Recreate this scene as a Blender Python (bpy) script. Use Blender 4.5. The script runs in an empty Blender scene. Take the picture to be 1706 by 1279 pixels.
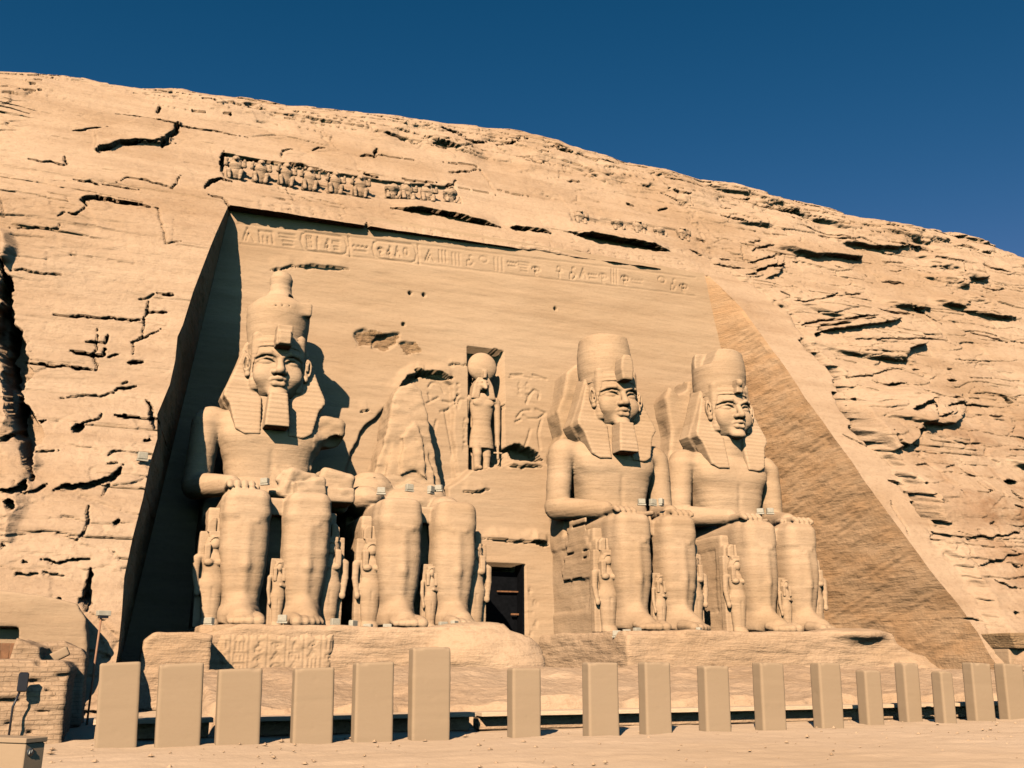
import bpy, math, random
import numpy as np
from math import radians, sin, cos, tan, atan, atan2, pi, sqrt

# ------------------------------------------------------------------ camera, sky, sun, exposure
SC = bpy.context.scene
COL = SC.collection
CAM = np.array([0.0, 0.0, 1.65])
HEADING = radians(21.9)
PITCH = atan(464 / 1600)
FPX = 1600.0                                   # focal length in pixels of a 1706 px wide frame
cd = bpy.data.cameras.new("Camera")
cam = bpy.data.objects.new("Camera", cd)
COL.objects.link(cam)
cam.location = CAM
cam.rotation_euler = (pi / 2 + PITCH, 0, -HEADING)
cd.sensor_width = 36.0
cd.lens = 36.0 * FPX / 1706
cd.clip_start = 0.1
cd.clip_end = 3000
SC.camera = cam

RED_K = 6.5
SUN_AZ = radians(34)        # to the left of the facade's normal, in front of it
SUN_EL = radians(31)
w = bpy.data.worlds.new("World")
SC.world = w
w.use_nodes = True
nt = w.node_tree
bg = nt.nodes["Background"]
sky = nt.nodes.new("ShaderNodeTexSky")
sky.sky_type = 'NISHITA'
sky.sun_disc = False
sky.sun_elevation = SUN_EL
sky.sun_rotation = radians(180) + SUN_AZ
sky.altitude = 200
sky.air_density = 1.0
sky.dust_density = 0.3
sky.ozone_density = 3.0
gam = nt.nodes.new("ShaderNodeGamma")
gam.inputs["Gamma"].default_value = 1.25
mul = nt.nodes.new("ShaderNodeMixRGB")
mul.blend_type = 'MULTIPLY'
mul.inputs[0].default_value = 1.0
mul.inputs[2].default_value = (0.25, 0.53, 0.585, 1)
nt.links.new(sky.outputs[0], gam.inputs[0])
nt.links.new(gam.outputs[0], mul.inputs[1])
# dry desert air: the red falls off faster than the blue toward the zenith
sep = nt.nodes.new("ShaderNodeSeparateColor")
cmb = nt.nodes.new("ShaderNodeCombineColor")
pw_ = nt.nodes.new("ShaderNodeMath"); pw_.operation = 'POWER'; pw_.inputs[1].default_value = 2.6
sc_ = nt.nodes.new("ShaderNodeMath"); sc_.operation = 'MULTIPLY'; sc_.inputs[1].default_value = RED_K
mn_ = nt.nodes.new("ShaderNodeMath"); mn_.operation = 'MINIMUM'
g9_ = nt.nodes.new("ShaderNodeMath"); g9_.operation = 'MULTIPLY'; g9_.inputs[1].default_value = 0.42
nt.links.new(mul.outputs[0], sep.inputs[0])
nt.links.new(sep.outputs[0], pw_.inputs[0]); nt.links.new(pw_.outputs[0], sc_.inputs[0])
nt.links.new(sep.outputs[1], g9_.inputs[0])
nt.links.new(sc_.outputs[0], mn_.inputs[0]); nt.links.new(g9_.outputs[0], mn_.inputs[1])
nt.links.new(mn_.outputs[0], cmb.inputs[0]); nt.links.new(sep.outputs[1], cmb.inputs[1]); nt.links.new(sep.outputs[2], cmb.inputs[2])
nt.links.new(cmb.outputs[0], bg.inputs["Color"])
bg.inputs["Strength"].default_value = 0.055

sd = bpy.data.lights.new("Sun", 'SUN')
sun = bpy.data.objects.new("Sun", sd)
COL.objects.link(sun)
sd.energy = 4.6
sd.angle = radians(0.5)
sd.color = (1.0, 0.88, 0.70)
sun.location = (-40, -40, 60)
sun.rotation_euler = (pi / 2 - SUN_EL, 0, -SUN_AZ)

SC.view_settings.view_transform = 'Standard'
SC.view_settings.look = 'None'
SC.view_settings.exposure = 0.6
SC.view_settings.gamma = 1.0
SC.cycles.max_bounces = 3
SC.cycles.diffuse_bounces = 0
SC.cycles.glossy_bounces = 1

# ------------------------------------------------------------------ numbers to places
_fw = np.array([sin(HEADING) * cos(PITCH), cos(HEADING) * cos(PITCH), sin(PITCH)])
_rt = np.array([cos(HEADING), -sin(HEADING), 0.0])
_up = np.cross(_rt, _fw)

def ray(px, py):
    d = _fw * FPX + _rt * (px - 853) - _up * (py - 639.5)
    return d / np.linalg.norm(d)

def at_y(px, py, Y):
    d = ray(px, py)
    return CAM + d * (Y - CAM[1]) / d[1]

def at_z(px, py, Z):
    d = ray(px, py)
    return CAM + d * (Z - CAM[2]) / d[2]

# ------------------------------------------------------------------ noise
def _hash(ix, iy, iz, seed):
    h = (ix.astype(np.int64) * 374761393 + iy.astype(np.int64) * 668265263 + iz.astype(np.int64) * 2147483647 + seed * 974634777) & 0xFFFFFFFF
    h = ((h ^ (h >> 13)) * 1274126177) & 0xFFFFFFFF
    h = h ^ (h >> 16)
    return (h & 0xFFFFFF).astype(np.float32) / np.float32(0xFFFFFF)

def vnoise(x, y, z, seed=0):
    x = np.asarray(x, np.float32); y = np.asarray(y, np.float32) + 0 * x; z = np.asarray(z, np.float32) + 0 * x
    fx = np.floor(x); fy = np.floor(y); fz = np.floor(z)
    tx = x - fx; ty = y - fy; tz = z - fz
    tx = tx * tx * (3 - 2 * tx); ty = ty * ty * (3 - 2 * ty); tz = tz * tz * (3 - 2 * tz)
    r = 0
    for a in (0, 1):
        wa = tx if a else 1 - tx
        for b in (0, 1):
            wb = ty if b else 1 - ty
            for c in (0, 1):
                wc = tz if c else 1 - tz
                r = r + wa * wb * wc * _hash(fx + a, fy + b, fz + c, seed)
    return r * 2 - 1

def vnoise2(x, y, seed=0):
    x = np.asarray(x, np.float32); y = np.asarray(y, np.float32)
    fx = np.floor(x); fy = np.floor(y); zz = np.zeros_like(fx)
    tx = x - fx; ty = y - fy
    tx = tx * tx * (3 - 2 * tx); ty = ty * ty * (3 - 2 * ty)
    a = _hash(fx, fy, zz, seed); b = _hash(fx + 1, fy, zz, seed)
    c = _hash(fx, fy + 1, zz, seed); d = _hash(fx + 1, fy + 1, zz, seed)
    return ((a * (1 - tx) + b * tx) * (1 - ty) + (c * (1 - tx) + d * tx) * ty) * 2 - 1

def fbm(x, y, z, octs=3, seed=0):
    r = 0; a = 1.0; f = 1.0; s = 0
    for o in range(octs):
        r = r + a * vnoise(x * f, y * f, z * f, seed + o * 17); s += a
        a *= 0.5; f *= 2.03
    return r / s

def fbm2(x, y, octs=3, seed=0):
    r = 0; a = 1.0; f = 1.0; s = 0
    for o in range(octs):
        r = r + a * vnoise2(x * f, y * f, seed + o * 17); s += a
        a *= 0.5; f *= 2.03
    return r / s

def sstep(a, b, x):
    t = np.clip((x - a) / (b - a), 0, 1)
    return t * t * (3 - 2 * t)

# ------------------------------------------------------------------ objects and tags
def link(o):
    COL.objects.link(o)
    return o

def mesh_obj(name, V, Fq, mat, parent=None, smooth=True):
    """numpy vertices (n,3) and faces (m,4) or a python list of faces -> one mesh object"""
    me = bpy.data.meshes.new(name)
    V = np.asarray(V, np.float32)
    if isinstance(Fq, np.ndarray):
        m, k = Fq.shape
        me.vertices.add(len(V)); me.vertices.foreach_set("co", V.ravel())
        me.loops.add(m * k); me.loops.foreach_set("vertex_index", Fq.astype(np.int32).ravel())
        me.polygons.add(m)
        me.polygons.foreach_set("loop_start", np.arange(0, m * k, k, dtype=np.int32))
        me.update(calc_edges=True)
        me.validate()
    else:
        me.from_pydata([tuple(v) for v in V], [], Fq)
        me.update()
    if smooth:
        me.polygons.foreach_set("use_smooth", np.ones(len(me.polygons), bool))
    me.materials.append(mat)
    o = link(bpy.data.objects.new(name, me))
    if parent is not None:
        o.parent = parent
    return o

def empty(name, loc, rz=0.0, s=1.0):
    o = link(bpy.data.objects.new(name, None))
    o.location = loc; o.rotation_euler = (0, 0, rz); o.scale = (s, s, s)
    o.empty_display_size = 0.5
    return o

def tag(o, label=None, cat=None, group=None, kind=None):
    if label: o["label"] = label
    if cat: o["category"] = cat
    if group: o["group"] = group
    if kind: o["kind"] = kind
    return o

def copy_tree(o, parent=None):
    c = o.copy(); link(c)
    if parent is not None: c.parent = parent
    for ch in list(o.children):
        copy_tree(ch, c)
    return c

# ------------------------------------------------------------------ signed-distance sculpting
def smin(a, b, k):
    if k <= 0: return np.minimum(a, b)
    h = np.clip(0.5 + 0.5 * (b - a) / k, 0, 1)
    return b + (a - b) * h - k * h * (1 - h)

def poly2(px, pz, poly):
    """signed distance to a polygon in 2D (negative inside)"""
    d = np.full(np.broadcast(px, pz).shape, 1e9, np.float32)
    s = np.ones_like(d)
    n = len(poly)
    for i in range(n):
        ax, az = poly[i]; bx, bz = poly[i - 1]
        ex, ez = bx - ax, bz - az
        wx, wz = px - ax, pz - az
        t = np.clip((wx * ex + wz * ez) / (ex * ex + ez * ez + 1e-12), 0, 1)
        d = np.minimum(d, (wx - ex * t) ** 2 + (wz - ez * t) ** 2)
        c1 = pz >= az; c2 = pz < bz; c3 = ex * wz > ez * wx
        flip = (c1 & c2 & c3) | (~c1 & ~c2 & ~c3)
        s = np.where(flip, -s, s)
    return s * np.sqrt(d)

class Vol:
    def __init__(self, lo, hi, h):
        self.lo = np.array(lo, float); self.h = h
        n = np.ceil((np.array(hi) - self.lo) / h).astype(int) + 1
        self.ax = [self.lo[i] + h * np.arange(n[i]) for i in range(3)]
        self.F = np.full(tuple(n), 3.0, np.float32)

    def _win(self, lo, hi):
        sl = []
        for i in range(3):
            a = int(np.floor((lo[i] - self.lo[i]) / self.h)); b = int(np.ceil((hi[i] - self.lo[i]) / self.h)) + 1
            a = max(a, 0); b = min(b, len(self.ax[i]))
            if a >= b: return None
            sl.append(slice(a, b))
        X = self.ax[0][sl[0]][:, None, None].astype(np.float32)
        Y = self.ax[1][sl[1]][None, :, None].astype(np.float32)
        Z = self.ax[2][sl[2]][None, None, :].astype(np.float32)
        return tuple(sl), X, Y, Z

    def put(self, fn, lo, hi, k=0.1, sub=False):
        m = k + 4 * self.h
        w_ = self._win(np.array(lo) - m, np.array(hi) + m)
        if w_ is None: return self
        sl, X, Y, Z = w_
        d = fn(X, Y, Z).astype(np.float32)
        cur = self.F[sl]
        if sub: self.F[sl] = -smin(-cur, d, k)
        else: self.F[sl] = smin(cur, d, k)
        return self

    def ell(self, c, r, k=0.1, sub=False, rot=None):
        c = np.array(c, float); r = np.array(r, float)
        def fn(X, Y, Z):
            x, y, z = X - c[0], Y - c[1], Z - c[2]
            x, y, z = _rot(x, y, z, rot)
            k0 = np.sqrt((x / r[0]) ** 2 + (y / r[1]) ** 2 + (z / r[2]) ** 2)
            k1 = np.sqrt((x / r[0] ** 2) ** 2 + (y / r[1] ** 2) ** 2 + (z / r[2] ** 2) ** 2)
            return k0 * (k0 - 1) / np.maximum(k1, 1e-6)
        b = r if rot is None else np.full(3, r.max())
        return self.put(fn, c - b, c + b, k, sub)

    def cone(self, a, b, ra, rb, k=0.1, sub=False, s=(1, 1, 1)):
        s = np.array(s, float); a = np.array(a, float); b = np.array(b, float)
        A = a / s; B = b / s; ba = B - A; L2 = float(ba @ ba) + 1e-9
        def fn(X, Y, Z):
            x, y, z = X / s[0] - A[0], Y / s[1] - A[1], Z / s[2] - A[2]
            t = np.clip((x * ba[0] + y * ba[1] + z * ba[2]) / L2, 0, 1)
            return (np.sqrt((x - t * ba[0]) ** 2 + (y - t * ba[1]) ** 2 + (z - t * ba[2]) ** 2) - (ra + (rb - ra) * t)) * s.min()
        R = max(ra, rb) * s
        return self.put(fn, np.minimum(a, b) - R, np.maximum(a, b) + R, k, sub)

    def path(self, pts, r, k=0.05, sub=False):
        n = len(pts)
        for i in range(n - 1):
            ra = r[i] if isinstance(r, (list, tuple)) else r
            rb = r[i + 1] if isinstance(r, (list, tuple)) else r
            self.cone(pts[i], pts[i + 1], ra, rb, k, sub)
        return self

    def box(self, c, hf, r=0.05, k=0.05, sub=False, rot=None):
        c = np.array(c, float); hf = np.array(hf, float)
        def fn(X, Y, Z):
            x, y, z = _rot(X - c[0], Y - c[1], Z - c[2], rot)
            qx, qy, qz = np.abs(x) - hf[0] + r, np.abs(y) - hf[1] + r, np.abs(z) - hf[2] + r
            out = np.sqrt(np.maximum(qx, 0) ** 2 + np.maximum(qy, 0) ** 2 + np.maximum(qz, 0) ** 2)
            return out + np.minimum(np.maximum(np.maximum(qx, qy), qz), 0) - r
        b = hf if rot is None else np.full(3, np.linalg.norm(hf))
        return self.put(fn, c - b, c + b, k, sub)

    def prism(self, poly, y0, y1, r=0.05, k=0.05, sub=False, shear=0.0, z0=0.0, axis='y'):
        """polygon in (x,z) pushed through y0..y1 (or in (y,z) through x when axis is 'x')"""
        P = np.array(poly, float); yc = (y0 + y1) / 2; hy = (y1 - y0) / 2
        def fn(X, Y, Z):
            if axis == 'y':
                d2 = poly2(X, Z, poly) + r; q = np.abs(Y - yc - shear * (Z - z0)) - hy + r
            else:
                d2 = poly2(Y, Z, poly) + r; q = np.abs(X - yc) - hy + r
            out = np.sqrt(np.maximum(d2, 0) ** 2 + np.maximum(q, 0) ** 2)
            return out + np.minimum(np.maximum(d2, q), 0) - r
        sh = abs(shear) * max(abs(P[:, 1] - z0))
        if axis == 'y':
            lo = (P[:, 0].min(), y0 - sh, P[:, 1].min()); hi = (P[:, 0].max(), y1 + sh, P[:, 1].max())
        else:
            lo = (y0, P[:, 0].min(), P[:, 1].min()); hi = (y1, P[:, 0].max(), P[:, 1].max())
        return self.put(fn, lo, hi, k, sub)

    def column(self, prof, k=0.1, sub=False, e=2.0):
        """elliptical column; prof rows are (z, cx, cy, rx, ry)"""
        T = np.array(prof, float)
        def fn(X, Y, Z):
            z = Z[0, 0, :]
            cx, cy, rx, ry = [np.interp(z, T[:, 0], T[:, i])[None, None, :].astype(np.float32) for i in (1, 2, 3, 4)]
            u = np.abs((X - cx) / rx); v = np.abs((Y - cy) / ry)
            q = (u ** e + v ** e) ** (1 / e)
            g = np.sqrt(((X - cx) / rx ** 2) ** 2 + ((Y - cy) / ry ** 2) ** 2) / np.maximum(q, 1e-4)
            d = (q - 1) / np.maximum(g, 0.3) if e == 2 else (q - 1) * np.minimum(rx, ry)
            dz = np.maximum(T[0, 0] - Z, Z - T[-1, 0])
            return np.maximum(d, dz + 0 * d)
        lo = ((T[:, 1] - T[:, 3]).min(), (T[:, 2] - T[:, 4]).min(), T[0, 0])
        hi = ((T[:, 1] + T[:, 3]).max(), (T[:, 2] + T[:, 4]).max(), T[-1, 0])
        return self.put(fn, lo, hi, k, sub)

    def lathe(self, c, prof, k=0.05, sub=False, sx=1.0, sy=1.0):
        """profile of (r, z) turned about the vertical through c"""
        P = [(r, z) for r, z in prof]
        P = P + [(-r, z) for r, z in reversed(P)]
        R = max(r for r, z in prof); z0 = min(z for r, z in prof); z1 = max(z for r, z in prof)
        def fn(X, Y, Z):
            rr = np.sqrt(((X - c[0]) / sx) ** 2 + ((Y - c[1]) / sy) ** 2)
            return poly2(rr, Z - c[2] + 0 * rr, P) * min(sx, sy)
        return self.put(fn, (c[0] - R * sx, c[1] - R * sy, c[2] + z0), (c[0] + R * sx, c[1] + R * sy, c[2] + z1), k, sub)

    def floor(self, z):
        Z = self.ax[2][None, None, :].astype(np.float32)
        self.F = np.maximum(self.F, z - Z)
        return self

    def rough(self, amp, f=(0.5, 0.5, 0.5), octs=3, seed=0):
        X = self.ax[0][:, None, None]; Y = self.ax[1][None, :, None]; Z = self.ax[2][None, None, :]
        m = np.abs(self.F) < amp * 2 + 3 * self.h
        I, J, K = np.nonzero(m)
        n = fbm(self.ax[0][I] * f[0], self.ax[1][J] * f[1], self.ax[2][K] * f[2], octs, seed)
        self.F[m] += (amp * n).astype(np.float32)
        return self

    def nets(self):
        F = np.pad(self.F, 1, constant_values=1.0)
        S = F < 0
        c = np.zeros(tuple(np.array(F.shape) - 1), np.int8)
        for a in (0, 1):
            for b in (0, 1):
                for d in (0, 1):
                    c += S[a:F.shape[0] - 1 + a, b:F.shape[1] - 1 + b, d:F.shape[2] - 1 + d]
        act = (c > 0) & (c < 8)
        I, J, K = np.nonzero(act)
        n = len(I)
        idx = np.full(act.shape, -1, np.int32); idx[I, J, K] = np.arange(n)
        P = np.zeros((n, 3), np.float32); cnt = np.zeros(n, np.float32)
        corners = [(a, b, d) for a in (0, 1) for b in (0, 1) for d in (0, 1)]
        for p in corners:
            for ax_ in range(3):
                if p[ax_] == 1: continue
                q = list(p); q[ax_] = 1
                fa = F[I + p[0], J + p[1], K + p[2]]; fb = F[I + q[0], J + q[1], K + q[2]]
                m = (fa < 0) != (fb < 0)
                t = np.where(m, fa / np.where(m, fa - fb, 1), 0)
                pt = np.zeros((n, 3), np.float32)
                for i in range(3): pt[:, i] = p[i]
                pt[:, ax_] += t
                P += pt * m[:, None]; cnt += m
        V = P / np.maximum(cnt, 1)[:, None] + np.stack([I, J, K], 1)
        V = (V - 1) * self.h + self.lo
        quads = []
        for ax_ in range(3):
            sl0 = [slice(None)] * 3; sl1 = [slice(None)] * 3
            sl0[ax_] = slice(0, -1); sl1[ax_] = slice(1, None)
            A = S[tuple(sl0)]; B = S[tuple(sl1)]
            e = np.argwhere(A != B)
            o1, o2 = [(1, 2), (2, 0), (0, 1)][ax_]
            ok = (e[:, o1] > 0) & (e[:, o2] > 0) & (e[:, o1] < F.shape[o1] - 1) & (e[:, o2] < F.shape[o2] - 1)
            e = e[ok]
            ins = A[e[:, 0], e[:, 1], e[:, 2]]
            def cell(d1, d2):
                q = e.copy(); q[:, o1] -= d1; q[:, o2] -= d2
                return idx[q[:, 0], q[:, 1], q[:, 2]]
            Q = np.stack([cell(1, 1), cell(0, 1), cell(0, 0), cell(1, 0)], 1)
            Q[~ins] = Q[~ins][:, ::-1]
            quads.append(Q)
        Q = np.concatenate(quads)
        Q = Q[(Q >= 0).all(1)]
        return V.astype(np.float32), Q

def _rot(x, y, z, rot):
    if rot is None: return x, y, z
    for ax_, a in rot:
        c, s = cos(-a), sin(-a)
        if ax_ == 'x': y, z = y * c - z * s, y * s + z * c
        elif ax_ == 'y': x, z = x * c + z * s, -x * s + z * c
        else: x, y = x * c - y * s, x * s + y * c
    return x, y, z

def vnormals(V, Q):
    a = V[Q[:, 0]]; b = V[Q[:, 1]]; c = V[Q[:, 2]]; d = V[Q[:, 3]]
    n = np.cross(c - a, d - b)
    N = np.zeros_like(V)
    for i in range(3):
        s = np.zeros(len(V))
        for k in range(4):
            s += np.bincount(Q[:, k], weights=n[:, i], minlength=len(V))
        N[:, i] = s
    return N / np.maximum(np.linalg.norm(N, axis=1), 1e-9)[:, None]

def weather(V, Q, amp=0.03, seed=0, strata=0.02, off=(0, 0, 0)):
    N = vnormals(V, Q)
    x, y, z = V[:, 0] + off[0], V[:, 1] + off[1], V[:, 2] + off[2]
    d = amp * fbm(x * 0.55, y * 0.55, z * 0.9, 3, seed)
    zz = z + 0.12 * vnoise(x * 0.3, y * 0.3, z * 0.2, seed + 3)
    bands = vnoise2(zz * 3.1, zz * 0 + seed, seed + 5) + 0.6 * vnoise2(zz * 8.3, zz * 0 + seed, seed + 6)
    d += strata * bands * (0.5 + 0.5 * vnoise(x * 0.4, y * 0.4, z * 0.15, seed + 9))
    pit = vnoise(x * 5, y * 5, z * 7, seed + 11)
    d -= 0.5 * strata * np.clip(pit - 0.55, 0, 1) * 4
    return V + N * d[:, None]

def sculpt(name, vol, mat, parent=None, amp=0.03, strata=0.02, seed=0):
    V, Q = vol.nets()
    if amp or strata: V = weather(V, Q, amp, seed, strata)
    return mesh_obj(name, V, Q, mat, parent)

# ------------------------------------------------------------------ materials
def new_mat(name):
    m = bpy.data.materials.new(name)
    m.use_nodes = True
    n = m.node_tree.nodes; l = m.node_tree.links
    return m, n, l, n["Principled BSDF"]

def ramp(n, l, src, stops):
    r = n.new("ShaderNodeValToRGB")
    e = r.color_ramp.elements
    e[0].position, e[0].color = stops[0][0], (*stops[0][1], 1)
    e[1].position, e[1].color = stops[-1][0], (*stops[-1][1], 1)
    for p, c in stops[1:-1]:
        q = e.new(p); q.color = (*c, 1)
    l.new(src, r.inputs[0])
    return r

def mixc(n, l, fac, a, b, mode='MIX'):
    m = n.new("ShaderNodeMixRGB"); m.blend_type = mode
    if isinstance(fac, (int, float)): m.inputs[0].default_value = fac
    else: l.new(fac, m.inputs[0])
    for i, s in ((1, a), (2, b)):
        if isinstance(s, tuple): m.inputs[i].default_value = (*s, 1)
        else: l.new(s, m.inputs[i])
    return m

def noise(n, l, vec, scale, detail=4, rough=0.55):
    t = n.new("ShaderNodeTexNoise")
    t.inputs["Scale"].default_value = scale
    t.inputs["Detail"].default_value = detail
    t.inputs["Roughness"].default_value = rough
    l.new(vec, t.inputs["Vector"])
    return t

def mapping(n, l, src, scale=(1, 1, 1), rot=(0, 0, 0)):
    m = n.new("ShaderNodeMapping")
    m.inputs["Scale"].default_value = scale
    m.inputs["Rotation"].default_value = rot
    l.new(src, m.inputs["Vector"])
    return m.outputs[0]

def sandstone(name, base, dark, light, band=0.5, bump=0.25, speck=0.35, grain=6.0, stain=None, bandz=1.6, dist=0.06):
    m, n, l, p = new_mat(name)
    g = n.new("ShaderNodeNewGeometry").outputs["Position"]
    big = noise(n, l, mapping(n, l, g, (0.10, 0.10, 0.22)), 1.0, 5, 0.6)
    col = ramp(n, l, big.outputs[0], [(0.34, dark), (0.5, base), (0.68, light)])
    bands = noise(n, l, mapping(n, l, g, (0.08, 0.08, bandz)), 1.0, 6, 0.62)
    br = ramp(n, l, bands.outputs[0], [(0.36, (0.72, 0.68, 0.64)), (0.52, (1, 1, 1)), (0.66, (1.1, 1.1, 1.1))])
    c1 = mixc(n, l, band, col.outputs[0], br.outputs[0], 'MULTIPLY')
    fine = noise(n, l, mapping(n, l, g, (1, 1, 1.7)), grain, 6, 0.7)
    fr = ramp(n, l, fine.outputs[0], [(0.30, (0.70, 0.64, 0.58)), (0.48, (1, 1, 1)), (0.7, (1.08, 1.07, 1.05))])
    c2 = mixc(n, l, speck, c1.outputs[0], fr.outputs[0], 'MULTIPLY')
    out = c2.outputs[0]
    if stain:
        sn = noise(n, l, mapping(n, l, g, (0.35, 0.35, 0.9), (0.2, 0.35, 0)), 1.0, 6, 0.65)
        sr = ramp(n, l, sn.outputs[0], [(0.42, (0, 0, 0)), (0.62, (1, 1, 1))])
        c3 = mixc(n, l, sr.outputs[0], out, stain)
        out = c3.outputs[0]
    l.new(out, p.inputs["Base Color"])
    p.inputs["Roughness"].default_value = 0.95
    p.inputs["Specular IOR Level"].default_value = 0.1
    h1 = noise(n, l, mapping(n, l, g, (0.5, 0.5, 3.6)), 1.2, 7, 0.62)
    h2 = noise(n, l, g, 7.0, 5, 0.65)
    ad = n.new("ShaderNodeMath"); ad.operation = 'MULTIPLY_ADD'
    l.new(h2.outputs[0], ad.inputs[0]); ad.inputs[1].default_value = 0.35
    l.new(h1.outputs[0], ad.inputs[2])
    b = n.new("ShaderNodeBump")
    b.inputs["Strength"].default_value = bump
    b.inputs["Distance"].default_value = dist * 3
    l.new(ad.outputs[0], b.inputs["Height"])
    l.new(b.outputs[0], p.inputs["Normal"])
    return m

M = {}
M['cliff'] = sandstone('cliff_sandstone', (0.525, 0.333, 0.205), (0.45, 0.273, 0.158), (0.56, 0.364, 0.23), band=0.4, bump=0.55, speck=0.5, grain=3.5, bandz=1.1, dist=0.1)
def _brown_tint(m):
    # brown tint on the lower rock to the right of the temple, broken up by noise
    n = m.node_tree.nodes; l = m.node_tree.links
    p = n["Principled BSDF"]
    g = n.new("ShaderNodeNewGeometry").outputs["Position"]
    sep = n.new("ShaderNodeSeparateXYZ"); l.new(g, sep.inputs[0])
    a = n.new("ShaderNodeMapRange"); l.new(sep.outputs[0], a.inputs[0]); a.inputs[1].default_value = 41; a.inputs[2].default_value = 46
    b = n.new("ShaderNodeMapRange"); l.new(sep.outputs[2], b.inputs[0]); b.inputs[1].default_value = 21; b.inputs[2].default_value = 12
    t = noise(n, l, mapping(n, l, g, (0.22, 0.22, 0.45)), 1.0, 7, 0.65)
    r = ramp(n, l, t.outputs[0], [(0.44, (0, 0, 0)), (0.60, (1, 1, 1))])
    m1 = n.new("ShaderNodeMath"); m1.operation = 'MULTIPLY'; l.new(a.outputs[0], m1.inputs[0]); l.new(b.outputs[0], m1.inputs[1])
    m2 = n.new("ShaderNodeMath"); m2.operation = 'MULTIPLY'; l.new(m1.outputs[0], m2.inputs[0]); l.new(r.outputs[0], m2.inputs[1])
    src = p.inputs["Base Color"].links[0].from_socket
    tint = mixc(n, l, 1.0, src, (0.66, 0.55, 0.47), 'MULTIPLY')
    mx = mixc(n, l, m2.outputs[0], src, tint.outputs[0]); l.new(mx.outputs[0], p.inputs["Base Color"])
_brown_tint(M['cliff'])
M['wall'] = sandstone('dressed_sandstone', (0.495, 0.315, 0.188), (0.462, 0.287, 0.166), (0.52, 0.337, 0.206), band=0.28, bump=0.25, speck=0.3, grain=5)
M['statue'] = sandstone('carved_sandstone', (0.53, 0.336, 0.20), (0.475, 0.294, 0.166), (0.565, 0.366, 0.224), band=0.38, bump=0.3, speck=0.4, grain=6)
M['reveal'] = sandstone('weathered_reveal_sandstone', (0.555, 0.328, 0.180), (0.50, 0.288, 0.152), (0.60, 0.362, 0.205), band=0.5, bump=0.4, speck=0.5, grain=2.6, bandz=1.3, dist=0.12, stain=(0.52, 0.285, 0.142))
M['rubble'] = sandstone('rubble_masonry', (0.56, 0.352, 0.212), (0.50, 0.305, 0.175), (0.61, 0.395, 0.245), band=0.12, bump=0.5, speck=0.6, grain=3.2, dist=0.12)
M['slab'] = sandstone('smooth_cut_stone', (0.415, 0.272, 0.165), (0.40, 0.26, 0.155), (0.43, 0.285, 0.177), band=0.05, bump=0.04, speck=0.10, grain=14)
M['sand'] = sandstone('desert_sand', (0.74, 0.49, 0.31), (0.69, 0.45, 0.275), (0.78, 0.525, 0.34), band=0.1, bump=0.35, speck=0.25, grain=2.2, dist=0.05)
M['mudbrick'] = sandstone('mud_brick', (0.50, 0.315, 0.19), (0.43, 0.265, 0.155), (0.55, 0.355, 0.22), band=0.1, bump=0.5, speck=0.6, grain=5, dist=0.06)
def _courses(m):
    n = m.node_tree.nodes; l = m.node_tree.links
    p = n["Principled BSDF"]
    g = n.new("ShaderNodeTexCoord").outputs["Object"]
    sep = n.new("ShaderNodeSeparateXYZ"); l.new(g, sep.inputs[0])
    ad = n.new("ShaderNodeMath"); ad.operation = 'ADD'; l.new(sep.outputs[0], ad.inputs[0]); l.new(sep.outputs[1], ad.inputs[1])
    wob = noise(n, l, g, 1.5, 3)
    az = n.new("ShaderNodeMath"); az.operation = 'MULTIPLY_ADD'; l.new(wob.outputs[0], az.inputs[0]); az.inputs[1].default_value = 0.10; l.new(sep.outputs[2], az.inputs[2])
    cmb = n.new("ShaderNodeCombineXYZ"); l.new(ad.outputs[0], cmb.inputs[0]); l.new(az.outputs[0], cmb.inputs[1])
    br = n.new("ShaderNodeTexBrick"); l.new(cmb.outputs[0], br.inputs["Vector"])
    br.inputs["Scale"].default_value = 1.0; br.inputs["Brick Width"].default_value = 0.27; br.inputs["Row Height"].default_value = 0.10
    br.inputs["Mortar Size"].default_value = 0.014; br.inputs["Mortar Smooth"].default_value = 0.4
    br.inputs["Color1"].default_value = (1, 1, 1, 1); br.inputs["Color2"].default_value = (0.82, 0.8, 0.78, 1); br.inputs["Mortar"].default_value = (0.45, 0.42, 0.4, 1)
    src = p.inputs["Base Color"].links[0].from_socket
    mx = mixc(n, l, 0.38, src, br.outputs["Color"], 'MULTIPLY'); l.new(mx.outputs[0], p.inputs["Base Color"])
    b0 = p.inputs["Normal"].links[0].from_socket
    b2 = n.new("ShaderNodeBump"); b2.inputs["Strength"].default_value = 0.45; b2.inputs["Distance"].default_value = 0.05; b2.invert = True
    l.new(br.outputs["Fac"], b2.inputs["Height"]); l.new(b0, b2.inputs["Normal"]); l.new(b2.outputs[0], p.inputs["Normal"])
_courses(M['mudbrick'])
M['brown'] = sandstone('broken_brown_sandstone', (0.42, 0.25, 0.13), (0.30, 0.17, 0.09), (0.55, 0.36, 0.20), band=0.5, bump=0.8, speck=0.7, grain=4, dist=0.12)

def plain(name, col, rough=0.6, metal=0.0, var=0.15, scale=8.0):
    m, n, l, p = new_mat(name)
    g = n.new("ShaderNodeTexCoord").outputs["Object"]
    t = noise(n, l, g, scale, 4)
    a = tuple(c * (1 - var) for c in col); b = tuple(min(1, c * (1 + var)) for c in col)
    r = ramp(n, l, t.outputs[0], [(0.3, a), (0.7, b)])
    l.new(r.outputs[0], p.inputs["Base Color"])
    p.inputs["Roughness"].default_value = rough
    p.inputs["Metallic"].default_value = metal
    p.inputs["Specular IOR Level"].default_value = 0.04 if max(col) < 0.01 else 0.4
    return m

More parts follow.
